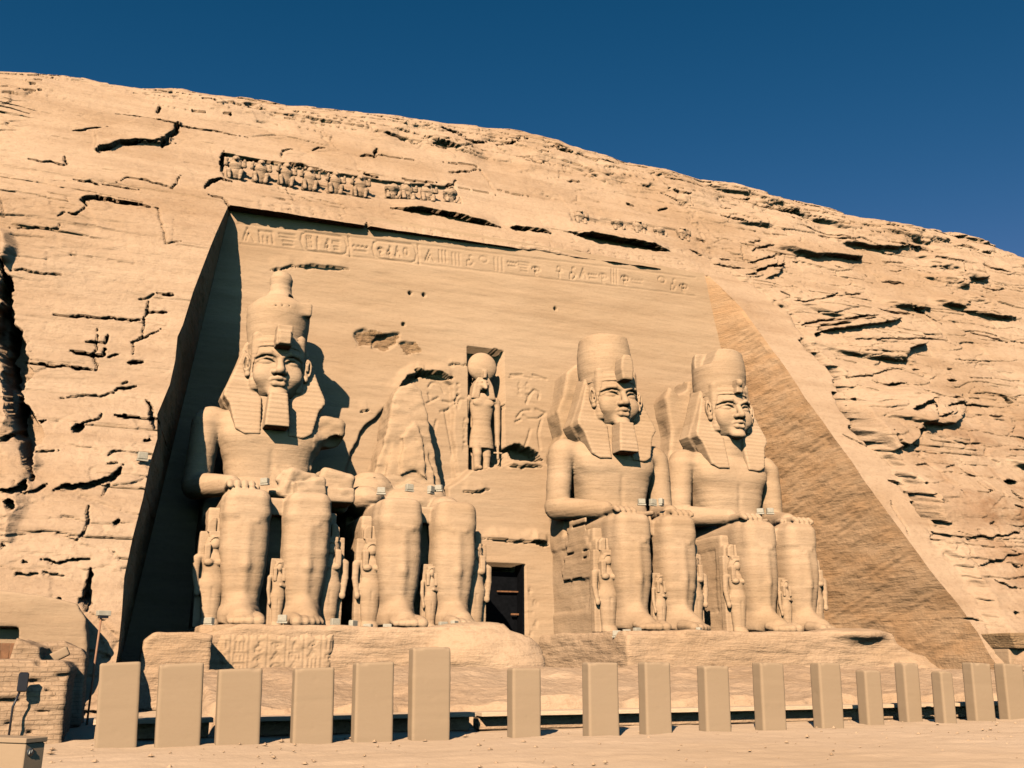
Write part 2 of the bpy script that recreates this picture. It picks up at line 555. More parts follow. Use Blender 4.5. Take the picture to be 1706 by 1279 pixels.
M['lamp_white'] = plain('floodlight_housing', (0.46, 0.38, 0.28), 0.6)
M['lamp_glass'] = plain('floodlight_glass', (0.16, 0.13, 0.10), 0.15)
M['black'] = plain('black_metal', (0.02, 0.02, 0.025), 0.4)
M['wood'] = plain('brown_planks', (0.24, 0.10, 0.04), 0.7, 0, 0.35, 5)
M['door_shade'] = plain('doorway_shade_black', (0.006, 0.006, 0.007), 0.7, 0, 0.3, 5)  # near-black colour that paints the doorway's shade
M['rust'] = plain('rusty_pipe', (0.36, 0.17, 0.09), 0.7)
M['badge'] = plain('badge_dark', (0.05, 0.055, 0.06), 0.4)
M['badge_light'] = plain('badge_light', (0.55, 0.5, 0.42), 0.5)

# ------------------------------------------------------------------ a colossus, y = 0 at the shins, z = 0 under the feet
def legs(v, sx, toes=True):
    c = 1.33 * sx
    v.column([(0.25, c, 0.05, 0.86, 1.0), (0.7, c, 0.05, 0.80, 0.92), (1.15, c, 0.02, 0.78, 0.86), (2.2, c * 1.01, 0.0, 0.95, 1.0),
              (3.3, c * 1.02, 0.0, 1.07, 1.1), (4.3, c * 1.02, 0.0, 1.03, 1.05), (5.0, c * 1.02, 0.05, 1.03, 1.02), (5.6, c * 1.02, 0.15, 0.98, 0.95)], 0.12, e=2.9)
    v.path([(c, -0.86, 1.3), (c, -1.06, 2.6), (c, -1.0, 4.4)], [0.05, 0.06, 0.05], 0.35)       # shin ridge
    v.box((c * 1.02, -0.10, 5.25), (1.0, 0.92, 0.80), 0.52, 0.22)
    v.path([(c - 0.6, -0.78, 4.75), (c - 0.25, -0.98, 4.58), (c + 0.35, -0.98, 4.55), (c + 0.62, -0.78, 4.72), (c + 0.78, -0.60, 5.3)], 0.045, 0.2)   # kneecap rim
    v.path([(c + sx * 0.70, -0.70, 4.6), (c + sx * 0.66, -0.78, 3.6), (c + sx * 0.5, -0.75, 2.4)], 0.07, 0.25)                 # calf muscle line
    # thigh
    v.box((c * 1.06, 2.35, 5.05), (1.03, 2.65, 0.98), 0.5, 0.22)
    # foot
    v.cone((c, 0.2, 0.55), (c * 1.02, -1.75, 0.30), 0.72, 0.40, 0.3, s=(1.25, 1, 1))
    v.cone((c, -0.5, 0.9), (c * 1.02, -1.7, 0.4), 0.55, 0.35, 0.3)
    if toes:
        for k in range(5):
            u = (k - 2) / 2.0
            inner = -sx
            x = c * 1.02 + inner * (-u) * 0.52 * 1
            r = [0.26, 0.20, 0.19, 0.17, 0.15][k]
            xx = c * 1.02 - sx * 0.58 + sx * [0.0, 0.36, 0.64, 0.88, 1.10][k]
            L = [2.55, 2.55, 2.45, 2.3, 2.1][k]
            v.path([(xx, -1.5, 0.34), (xx, -L + 0.3, 0.27), (xx, -L, 0.20)], [r * 1.1, r, r * 0.95], 0.05)

def colossus(name, label, ox, kind, seed):
    st = empty(name, (ox, 44.5, 3.1))
    tag(st, label, 'statue', 'seated colossi of the temple front')
    mt = M['statue']
    ruined = kind == 'ruined'
    # --- throne
    t = Vol((-4.0, 0.2, -0.3), (3.8, 8.2, 7.2 if not ruined else 7.5), 0.095)
    t.box((0, 4.3, 2.5), (2.92, 3.45, 2.85), 0.08, 0)
    t.box((0, 6.2, 5.2), (2.92, 1.7, 1.6), 0.15, 0.1)
    for sx in (-1, 1):                       # sunk panel on each side and front corner posts
        t.box((sx * 3.02, 3.9, 2.9), (0.16, 2.4, 1.7), 0.02, 0, True)
        t.box((sx * 2.3, 0.85, 2.4), (0.62, 0.35, 2.35), 0.1, 0.05)
    if kind == 'c3':
        for k in range(9):                   # courses of repair masonry at the broken corner
            t.box((-2.94, 2.6 + 0.25 * (k % 2), 3.0 + 0.36 * k), (0.05 + 0.012 * (k % 3), 2.0 - 0.12 * k, 0.172), 0.03, 0)
    t.rough(0.06, (1.1, 1.1, 1.1), 3, seed)
    sculpt('throne', t, mt, st, 0.03, 0.02, seed)
    # --- body
    h = 0.078
    b = Vol((-4.35, -3.1, -0.12), (4.35, 7.0, 11.7 if not ruined else 8.2), h)
    for sx in (-1, 1):
        legs(b, sx)
    b.box((0, 2.4, 5.42), (0.62, 2.3, 0.40), 0.06, 0.04)          # kilt between the thighs
    b.column([(4.2, 0, 3.9, 2.5, 1.9), (5.2, 0, 4.1, 2.45, 1.8), (6.2, 0, 4.35, 2.25, 1.6)], 0.3, e=2.6)
    if not ruined:
        b.column([(5.8, 0, 4.35, 2.15, 1.6), (6.4, 0, 4.35, 2.08, 1.5), (7.2, 0, 4.4, 1.98, 1.4), (8.2, 0, 4.4, 2.18, 1.5), (9.2, 0, 4.4, 2.55, 1.6),
                  (10.0, 0, 4.45, 2.75, 1.45), (10.5, 0, 4.5, 2.55, 1.25), (10.9, 0, 4.5, 1.9, 1.0), (11.3, 0, 4.4, 1.1, 0.9)], 0.2, e=3.0)
        b.cone((0, 4.3, 10.6), (0, 4.0, 11.6), 1.15, 1.0, 0.3)
        for sx in (-1, 1):
            b.ell((sx * 1.12, 3.35, 9.35), (1.12, 0.50, 0.72), 0.3)          # breast
            b.ell((sx * 2.85, 4.4, 10.1), (0.86, 0.82, 0.80), 0.25)
            broken = (kind == 'c1' and sx > 0)
            if not broken:
                b.cone((sx * 3.08, 4.4, 9.95), (sx * 3.32, 4.4, 7.1), 0.74, 0.66, 0.10, s=(1, 1.15, 1))
                b.cone((sx * 3.35, 4.5, 6.85), (sx * 2.0, 1.2, 6.42), 0.66, 0.46, 0.12)
                hx = sx * 1.72
                b.box((hx, 0.55, 6.28), (0.62, 0.75, 0.20), 0.16, 0.15)
                for k in range(4):
                    b.path([(hx - 0.46 + 0.31 * k, 0.1, 6.30), (hx - 0.48 + 0.32 * k, -0.35, 6.28), (hx - 0.48 + 0.32 * k, -0.62, 6.12)], [0.16, 0.16, 0.14], 0.03)
                b.path([(hx - sx * 0.55, 0.9, 6.3), (hx - sx * 0.80, 0.3, 6.22)], [0.18, 0.15], 0.06)
            else:
                b.box((2.75, 4.1, 10.05), (0.95, 0.85, 0.66), 0.45, 0.25, rot=[('y', 0.18)])
                b.ell((3.25, 3.55, 9.2), (0.66, 0.65, 0.50), 0.05, True)
                b.box((0.85, 1.7, 6.55), (0.85, 1.1, 0.75), 0.2, 0.1, rot=[('y', 0.25), ('z', 0.3)])
                b.box((1.35, 1.0, 6.35), (0.75, 0.9, 0.42), 0.12, 0.06, rot=[('y', -0.2), ('z', 0.2)])
                b.box((0.5, 1.2, 6.9), (0.4, 0.5, 0.35), 0.1, 0.06, rot=[('y', 0.6), ('x', 0.3)])
                b.ell((0.2, 1.4, 6.2), (0.7, 0.8, 0.3), 0.1)
                b.box((3.0, 3.6, 6.7), (0.9, 1.6, 1.0), 0.3, 0.1, rot=[('y', 0.2)])
                b.box((2.2, 1.8, 6.2), (1.5, 1.3, 0.38), 0.15, 0.1)
        b.path([(0, 2.95, 6.9), (0, 2.88, 7.8), (0, 2.8, 8.6)], 0.06, 0.2, True)       # middle furrow
        b.ell((0, 2.86, 7.15), (0.13, 0.16, 0.13), 0.05, True)
        b.path([(-2.0, 3.2, 6.72), (-1.2, 2.86, 6.55), (0, 2.72, 6.48), (1.2, 2.86, 6.55), (2.0, 3.2, 6.72)], 0.13, 0.05)   # belt
    else:
        for (x, y, z, rx, ry, rz) in ((-2.3, 3.6, 6.4, 1.1, 1.8, 0.75), (-1.5, 5.4, 7.1, 1.3, 1.2, 1.3), (0.6, 5.2, 6.6, 1.9, 1.4, 0.9), (2.2, 4.2, 6.2, 0.9, 1.8, 0.8), (1.9, 5.6, 7.0, 0.9, 1.0, 1.0), (-0.6, 2.6, 6.0, 1.2, 1.2, 0.45)):
            b.ell((x, y, z), (rx, ry, rz), 0.15)
    b.floor(-0.08)
    if ruined or kind == 'c1':
        keep = b.F.copy()
        b.rough(0.16, (1.1, 1.1, 1.4), 4, seed)
        m = np.ones(b.F.shape, bool)
        zi = b.ax[2] > 6.05
        xi = b.ax[0] > (-9 if ruined else 0.15)
        yi = b.ax[1] < (9 if ruined else 3.4)
        sel = (xi[:, None, None] & yi[None, :, None] & zi[None, None, :] & ((b.ax[2] < 7.9)[None, None, :])) | ((b.ax[0] > 2.0)[:, None, None] & (b.ax[1] < 5.4)[None, :, None] & zi[None, None, :] & (not ruined))
        b.F = np.where(sel, b.F, keep)
    sculpt('body', b, mt, st, 0.05, 0.026, seed + 1)
    # --- back slab against the rock face
    if kind != 'ruined':
        s = Vol((-4.2, 5.0, 5.0), (2.9, 9.6, 16.8), 0.11)
        if kind == 'c1':
            s.prism([(-1.45, 5.4), (1.45, 5.4), (1.4, 14.0), (1.0, 15.3), (-1.0, 15.3), (-1.4, 14.0)], 5.2, 9.2, 0.1, 0)
        elif kind == 'c3':
            s.prism([(-2.6, 5.4), (1.6, 5.4), (1.5, 14.6), (0.9, 15.9), (-1.1, 16.2), (-1.7, 15.6), (-2.0, 14.2), (-2.5, 13.0), (-2.1, 11.6), (-2.7, 10.6)], 6.1, 9.2, 0.15, 0)
        else:
            s.prism([(-2.7, 5.4), (1.9, 5.4), (1.8, 14.2), (0.9, 15.8), (-1.0, 16.0), (-1.1, 15.4), (-1.8, 15.0), (-2.4, 15.3), (-2.7, 14.6), (-2.4, 12.5), (-2.7, 10.6)], 6.2, 9.2, 0.15, 0)
        s.rough(0.14, (0.8, 0.8, 0.8), 3, seed + 4)
        sculpt('back_slab', s, mt, st, 0.03, 0.02, seed + 2)
    else:
        s = Vol((-4.2, 3.6, 5.0), (3.6, 9.4, 14.6), 0.1)
        s.prism([(-2.7, 5.6), (2.9, 5.6), (2.9, 7.0), (2.45, 8.4), (2.2, 9.6), (1.75, 10.9), (1.6, 12.3), (1.25, 13.3), (0.7, 13.6), (0.1, 13.5), (-0.35, 12.9), (-0.5, 11.6), (-0.62, 10.6), (-1.0, 9.3), (-1.4, 7.9), (-2.4, 7.2)], 5.6, 9.2, 0.1, 0)
        s.prism([(-1.1, 5.6), (2.5, 5.6), (2.2, 7.4), (1.8, 9.4), (1.3, 11.4), (0.7, 12.6), (0.1, 12.3), (-0.3, 10.4), (-0.6, 8.6)], 5.0, 8.8, 0.08, 0.05, shear=0.13, z0=6.0)
        s.ell((-2.2, 6.4, 7.2), (1.3, 1.0, 1.0), 0.2)
        s.ell((-3.0, 6.6, 6.6), (1.0, 1.0, 0.8), 0.2)
        # long fractures and flaked steps across the broken face
        for pts, r in (([(-0.9, 8.6), (-0.1, 8.2), (0.5, 8.4), (1.4, 8.0)], 0.05), ([(-0.4, 10.6), (0.3, 10.2), (1.0, 10.5)], 0.04), ([(0.2, 7.2), (0.5, 8.3), (0.3, 9.4)], 0.035), ([(1.1, 9.2), (1.5, 10.0), (1.4, 11.0)], 0.04)):
            s.path([(x, 4.98 + 0.13 * (z - 6), z) for x, z in pts], r, 0.02, True)
        s.prism([(-1.4, 5.6), (2.6, 5.6), (2.3, 7.6), (0.6, 8.0), (-0.2, 7.6), (-1.2, 8.2)], 4.62, 6.0, 0.06, 0.06, shear=0.1, z0=6.0)
        s.prism([(0.1, 8.3), (0.9, 8.6), (1.5, 8.2), (1.4, 10.2), (0.9, 11.3), (0.2, 10.4)], 4.80, 6.0, 0.05, 0.05, shear=0.13, z0=6.0)
        s.rough(0.17, (0.6, 0.6, 0.8), 4, seed + 4)
        s.rough(0.07, (2.5, 2.5, 3.5), 3, seed + 5)
        sculpt('torso_stump', s, mt, st, 0.04, 0.04, seed + 2)
        return st
    # --- head, looking straight out
    dz = {'c1': 0.0, 'c3': 0.3, 'c4': 0.3}[kind]
    f = Vol((-1.95, 1.5, 11.0), (1.95, 5.2, 14.7), 0.042)
    f.ell((0, 3.9, 12.9), (1.40, 1.46, 1.78), 0)
    f.column([(13.2, 0, 4.0, 1.40, 1.46), (13.7, 0, 4.05, 1.44, 1.48), (14.5, 0, 4.15, 1.46, 1.48)], 0.2)
    f.ell((0, 3.55, 12.1), (1.14, 1.08, 0.88), 0.2)
    f.ell((0, 2.78, 11.58), (0.50, 0.36, 0.34), 0.25)
    for sx in (-1, 1):
        f.ell((sx * 0.70, 2.92, 12.42), (0.52, 0.40, 0.55), 0.25)
        f.ell((sx * 0.62, 2.30, 13.02), (0.50, 0.40, 0.25), 0.12, True)
        f.ell((sx * 0.62, 2.86, 13.00), (0.40, 0.30, 0.185), 0.03)
        f.path([(sx * 0.18, 2.56, 13.00), (sx * 0.40, 2.50, 13.19), (sx * 0.66, 2.56, 13.24), (sx * 0.95, 2.76, 13.15), (sx * 1.16, 3.02, 13.02)], [0.04, 0.06, 0.06, 0.055, 0.03], 0.03)   # upper lid
        f.path([(sx * 0.2, 2.60, 12.94), (sx * 0.6, 2.58, 12.80), (sx * 1.0, 2.86, 12.92)], 0.035, 0.04)                                                   # lower lid
        f.path([(sx * 0.16, 2.42, 13.30), (sx * 0.5, 2.40, 13.46), (sx * 0.85, 2.58, 13.45), (sx * 1.18, 2.95, 13.28)], [0.09, 0.10, 0.09, 0.05], 0.10)             # brow
        f.ell((sx * 0.24, 2.38, 12.46), (0.16, 0.22, 0.14), 0.08)
        f.ell((sx * 0.14, 2.22, 12.32), (0.07, 0.12, 0.06), 0.02, True)
                # ear
        f.ell((sx * 1.45, 3.42, 13.00), (0.24, 0.36, 0.60), 0.06, rot=[('z', sx * 0.5), ('y', sx * 0.10)])
        f.ell((sx * 1.56, 3.16, 13.08), (0.14, 0.20, 0.42), 0.05, True, rot=[('z', sx * 0.5)])
        f.path([(sx * 1.50, 3.18, 12.92), (sx * 1.48, 3.16, 13.18), (sx * 1.54, 3.22, 13.34)], 0.06, 0.04)
        f.ell((sx * 1.44, 3.32, 12.44), (0.15, 0.20, 0.16), 0.06)
    f.cone((0, 2.52, 13.26), (0, 2.14, 12.52), 0.13, 0.21, 0.12)
    f.path([(-0.52, 2.66, 12.02), (-0.24, 2.40, 12.11), (-0.06, 2.33, 12.14), (0.06, 2.33, 12.14), (0.24, 2.40, 12.11), (0.52, 2.66, 12.02)], [0.06, 0.11, 0.12, 0.12, 0.11, 0.06], 0.05)
    f.path([(-0.44, 2.66, 11.94), (-0.2, 2.42, 11.86), (0.2, 2.42, 11.86), (0.44, 2.66, 11.94)], [0.06, 0.13, 0.13, 0.06], 0.05)
    f.path([(-0.56, 2.56, 12.00), (-0.2, 2.26, 11.99), (0.2, 2.26, 11.99), (0.56, 2.56, 12.00)], 0.028, 0.02, True)
    f.path([(0, 2.30, 12.34), (0, 2.34, 12.2)], 0.05, 0.06, True)
    f.ell((0, 2.60, 11.35), (0.46, 0.34, 0.22), 0.2)
    fo = sculpt('head', f, mt, st, 0.012, 0.008, seed + 3)
    fo.location = (0, 0, dz)
    # --- headcloth
    n = Vol((-3.0, 2.2, 9.0), (3.0, 6.2, 14.9), 0.056)
    n.prism([(0, 14.7), (1.25, 14.7), (1.62, 14.3), (1.85, 13.6), (2.1, 12.7), (2.38, 11.9), (2.62, 11.35), (2.45, 11.0), (1.6, 9.8), (-1.6, 9.8), (-2.45, 11.0), (-2.62, 11.35), (-2.38, 11.9), (-2.1, 12.7), (-1.85, 13.6), (-1.62, 14.3), (-1.25, 14.7)], 3.95, 5.25, 0.2, 0.05)
    n.ell((0, 4.05, 14.15), (1.50, 1.52, 0.55), 0.12)
    n.box((0, 4.4, 13.2), (1.35, 1.4, 1.6), 0.3, 0.1)
    n.ell((0, 3.75, 12.75), (1.36, 1.5, 1.72), 0.02, True)
    n.path([(sin(a) * 1.36, 3.95 - cos(a) * 1.40, 13.92) for a in np.linspace(-1.45, 1.45, 11)], 0.07, 0.06)      # brow band
    for sx in (-1, 1):
        n.prism([(sx * 0.66, 11.3), (sx * 1.05, 11.7), (sx * 1.30, 12.6), (sx * 1.38, 13.6), (sx * 1.66, 13.9), (sx * 1.90, 13.2), (sx * 2.2, 12.3), (sx * 2.5, 11.55), (sx * 2.52, 11.25), (sx * 2.2, 10.8), (sx * 2.0, 10.0), (sx * 1.85, 9.5), (sx * 1.4, 9.25), (sx * 0.66, 9.32)], 2.74, 3.7, 0.1, 0.12, shear=0.24, z0=9.5)
    V, Q = n.nets()
    V = weather(V, Q, 0.02, seed + 5, 0.012)
    N = vnormals(V, Q)
    lap = (V[:, 2] < 13.6)
    V = V + N * (0.010 * np.sin(V[:, 2] * 27.0) * lap * (np.abs(V[:, 0]) > 0.6) * (N[:, 1] < -0.35))[:, None]
    no = mesh_obj('headcloth', V, Q, mt, st)
    no.location = (0, 0, dz)
    # --- cobra on the brow
    u = Vol((-0.7, 1.4, 13.4), (0.7, 3.4, 15.9), 0.05)
    if kind == 'c1':
        u.box((0.05, 2.2, 14.25), (0.40, 0.45, 0.55), 0.05, 0)
        u.box((0.05, 2.0, 14.1), (0.3, 0.4, 0.35), 0.05, 0.1)
    elif kind == 'c3':
        u.prism([(-0.33, 13.75), (0.33, 13.75), (0.42, 14.4), (0.36, 15.0), (0.2, 15.25), (-0.2, 15.25), (-0.36, 15.0), (-0.42, 14.4)], 1.75, 2.7, 0.12, 0)
    else:
        u.prism([(-0.22, 13.9), (0.22, 13.9), (0.25, 14.5), (0.1, 14.8), (-0.15, 14.75)], 2.15, 2.8, 0.08, 0)
        u.ell((0.0, 2.15, 14.5), (0.2, 0.2, 0.25), 0.05)
    uo = sculpt('cobra', u, mt, st, 0.02, 0.02, seed + 6)
    uo.location = (0, 0, dz)
    # --- crown
    c = Vol((-2.3, 2.0, 13.7), (2.3, 6.6, 18.9), 0.07)
    if kind == 'c1':
        c.lathe((0, 4.25, 0), [(0.01, 14.1), (1.46, 14.1), (1.52, 14.5), (1.60, 15.2), (1.64, 15.9), (1.58, 16.35), (1.2, 16.75), (0.82, 17.0), (0.62, 17.3), (0.56, 17.7), (0.60, 18.1), (0.50, 18.45), (0.01, 18.62)])
        c.box((1.0, 4.5, 16.7), (0.7, 1.2, 0.25), 0.08, 0.1, True, rot=[('y', 0.35)])
        c.box((0.9, 3.6, 16.15), (0.6, 0.7, 0.35), 0.08, 0.15)
        for k in range(4):
            c.ell((-0.7 + 0.33 * k, 2.66, 16.05 + 0.03 * k), (0.05, 0.2, 0.05), 0.02, True)
    elif kind == 'c3':
        c.lathe((-0.1, 4.4, 0), [(0.01, 13.9), (1.52, 13.9), (1.64, 14.6), (1.68, 15.4), (1.64, 16.2), (1.56, 16.75), (1.3, 16.95), (0.01, 17.05)])
        c.box((1.75, 3.3, 16.0), (0.75, 1.2, 1.6), 0.05, 0.05, True, rot=[('y', -0.28)])
        c.box((0, 2.5, 17.05), (1.6, 0.8, 0.18), 0.05, 0.1, True)
    else:
        c.lathe((0, 4.3, 0), [(0.01, 13.9), (1.52, 13.9), (1.64, 14.6), (1.68, 15.4), (1.64, 16.3), (1.54, 16.85), (0.01, 17.1)])
        c.prism([(-2.2, 16.0), (-1.2, 15.9), (-1.0, 16.5), (-0.6, 17.2), (-2.2, 17.4)], 2.0, 4.4, 0.1, 0.08, True)
    c.rough(0.05, (0.9, 0.9, 0.9), 3, seed + 8)
    co = sculpt('crown', c, mt, st, 0.03, 0.02, seed + 7)
    co.location = (0, 0, dz)
    # --- false beard
    if kind != 'c4':
        d = Vol((-0.9, 1.2, 9.2), (0.9, 3.6, 11.8), 0.05)
        d.prism([(-0.44, 11.35), (0.44, 11.35), (0.56, 10.2), (0.60, 9.58), (-0.60, 9.58), (-0.56, 10.2)], 1.95, 3.05, 0.1, 0, shear=0.14, z0=10.5)
        V, Q = d.nets()
        V[:, 1] += 0.012 * np.sin(V[:, 2] * 26)
        V = weather(V, Q, 0.02, seed + 9, 0.01)
        do = mesh_obj('beard', V, Q, mt, st)
        do.location = (0, 0, dz)
    return st

STATUE_X = {'c1': 6.35, 'c2': 13.4, 'c3': 25.75, 'c4': 33.6}
colossus('seated_colossus', 'seated colossus with bottle-topped crown, long beard and broken-off arm by the shaded left reveal', STATUE_X['c1'], 'c1', 11)
colossus('seated_colossus', 'ruined colossus with only legs and lap left below a broken torso stump', STATUE_X['c2'], 'ruined', 23)
colossus('seated_colossus', 'bearded seated colossus with flat broken crown and tall cobra, right of the door', STATUE_X['c3'], 'c3', 37)
colossus('seated_colossus', 'seated colossus with beardless chin and worn crown beside the brown right-hand reveal', STATUE_X['c4'], 'c4', 51)

# ------------------------------------------------------------------ the sandstone hill: a sheet in (x, z) pushed out of the slope
GL = 27.0
def y_left(z):
    return np.interp(z, [-2, 0, 3, 6.6, 9, 12.7, 16, 20, 24, GL], [34.2, 35.2, 37.2, 39.6, 41.5, 44.4, 46.1, 48.0, 50.1, 52.67])
def y_right(z):
    return 36.5 + 0.6586 * (z - 2.6)
def y_cliff(x, z):
    w_ = sstep(5, 24, x)
    return np.where(z < GL, y_left(z) * (1 - w_) + y_right(z) * w_, y_right(z))

def hit(px, py, out=0.0):
    """point of the undisplaced slope seen at a place of the frame"""
    d = ray(px, py)
    lo, hi = 20.0, 140.0
    for _ in range(40):
        m = (lo + hi) / 2
        p = CAM + d * m
        if p[1] < y_cliff(p[0], p[2]) - out: lo = m
        else: hi = m
    return CAM + d * lo

SKY_X = [-30, -12.3, -10.5, -8.5, -5.7, -1.9, 0.4, 4.4, 7.9, 11.4, 15.2, 20.2, 26.1, 28.8, 34.2, 36.3, 39.7, 44.3, 48, 51, 56.3, 61.1, 65.7, 69.2, 70.9, 72.6, 76.8, 78.8, 81.3, 100, 120]
SKY_Z = [31.0, 32.1, 32.85, 33.6, 34.3, 34.3, 35.0, 35.8, 36.0, 36.8, 37.4, 38.1, 39.3, 39.2, 38.4, 37.9, 37.7, 37.2, 37.1, 36.4, 36.6, 36.7, 37.0, 37.2, 36.2, 37.1, 36.6, 35.1, 31.4, 27.0, 22.0]
RB = 16.0
A0 = atan(1 / 0.6586)

# niche edges on the slope
EL = [(378, 348), (350, 412), (322, 485), (305, 540), (296, 560), (292, 600), (283, 640), (262, 690), (262, 730), (250, 770), (238, 830), (222, 890), (207, 960), (203, 1020), (197, 1080), (190, 1120), (188, 1150)]
ER = [(1172, 452), (1235, 512), (1300, 600), (1345, 668), (1400, 742), (1450, 815), (1500, 882), (1550, 950), (1600, 1012), (1632, 1060), (1650, 1090)]
el = np.array([hit(*p) for p in EL]); er = np.array([hit(*p) for p in ER])
def x_left(z):
    i = np.argsort(el[:, 2]); return np.interp(z, el[i, 2], el[i, 0])
def x_right(z):
    i = np.argsort(er[:, 2]); return np.interp(z, er[i, 2], er[i, 0])
ZT_L, ZT_R = 26.75, 27.75
def z_top(x): return np.interp(x, [3.9, 35.5], [ZT_L, ZT_R])

# outer line of the smooth band right of the niche; beyond it the raw rock stands proud
OUT = [(1190, 425), (1248, 462), (1290, 488), (1332, 520), (1345, 543), (1385, 592), (1412, 626), (1430, 666), (1451, 704), (1491, 743), (1539, 799), (1566, 848), (1595, 892), (1632, 938), (1659, 991), (1690, 1060), (1706, 1100)]
OUT_A = [0.5, 0.6, 0.7, 0.8, 0.9, 1.0, 1.1, 1.3, 1.5, 1.7, 1.3, 1.2, 1.3, 1.5, 1.5, 1.4, 1.4]
ob = np.array([hit(p[0], p[1], a) for p, a in zip(OUT, OUT_A)])

def seg_field(x, z, pts):
    """distance to a polyline and the signed side (up is positive) for arrays x, z"""
    best = np.full(x.shape, 1e9, np.float32); along = np.zeros_like(best); dzz = np.zeros_like(best)
    tot = 0.0
    for (ax, az), (bx, bz) in zip(pts[:-1], pts[1:]):
        ex, ez = bx - ax, bz - az
        L = ex * ex + ez * ez + 1e-9
        t = np.clip(((x - ax) * ex + (z - az) * ez) / L, 0, 1)
        qx, qz = x - ax - t * ex, z - az - t * ez
        d = np.sqrt(qx * qx + qz * qz)
        m = d < best
        best = np.where(m, d, best); along = np.where(m, tot + t * sqrt(L), along); dzz = np.where(m, qz, dzz)
        tot += sqrt(L)
    return best, along / tot, dzz

def carve(D, X, Z, pts, width, depth, lip=0.0, taper=True, jag=0.25, seed=0, lipw=0.8):
    """groove of the given width and depth along pts, with a lip of rock standing out above it"""
    P = np.array(pts); m = width + lipw + 0.3
    sel = (X > P[:, 0].min() - m) & (X < P[:, 0].max() + m) & (Z > P[:, 1].min() - m) & (Z < P[:, 1].max() + m)
    if not sel.any(): return
    x = X[sel]; z = Z[sel]
    n1 = vnoise2(x * 1.3, z * 1.3, seed) * jag * width + vnoise2(x * 4, z * 4, seed + 1) * jag * 0.6 * width
    L = np.hypot(*(P[-1] - P[0]))
    wx = np.where(L > 1.2, 0.22, 0.06); wz = np.where(L > 1.2, 0.15, 0.04)
    d, a, dz = seg_field(x + (wx * fbm2(x * 1.6, z * 1.6, 3, seed + 4)).astype(np.float32), z + (wz * fbm2(x * 1.9, z * 1.9, 3, seed + 5)).astype(np.float32), pts)
    wv = np.maximum(width * (0.85 + 0.6 * vnoise2(a * L * 0.9, a * 0 + seed, seed + 2)), 0.055)
    if taper: wv = wv * np.clip(np.minimum(a, 1 - a) * 6, 0.2, 1)
    g = 1 - sstep(0.72, 1.0, (d + n1) / np.maximum(wv, 0.02) * 1.0)
    v = -depth * g
    if lip:
        up = sstep(0, 0.10, dz) * (1 - sstep(0.2, lipw, d)) * np.clip(np.minimum(a, 1 - a) * 5, 0, 1)
        v = v + lip * up * (1 - g)
    D[sel] += v.astype(np.float32)

def carve_line(D, X, Z, pts, width, depth):
    P = np.array(pts); m = width * 2 + 0.05
    i0 = np.searchsorted(Z[:, 0], P[:, 1].min() - m); i1 = np.searchsorted(Z[:, 0], P[:, 1].max() + m)
    if Z[0, 0] > Z[-1, 0] or not np.all(np.diff(Z[:, 0][:i1 + 1]) > -1e-3): i0, i1 = 0, Z.shape[0]
    x = X[i0:i1]; z = Z[i0:i1]
    sel = (x > P[:, 0].min() - m) & (x < P[:, 0].max() + m) & (z > P[:, 1].min() - m) & (z < P[:, 1].max() + m)
    if not sel.any(): return
    d, _a, _z = seg_field(x[sel], z[sel], pts)
    blk = D[i0:i1]
    blk[sel] -= (depth * np.clip(1.5 - d / width, 0, 1)).astype(np.float32)

def arc(cx, cy, rx, ry, a0, a1, n=9):
    return [(cx + rx * cos(radians(a0 + (a1 - a0) * i / (n - 1))), cy + ry * sin(radians(a0 + (a1 - a0) * i / (n - 1)))) for i in range(n)]

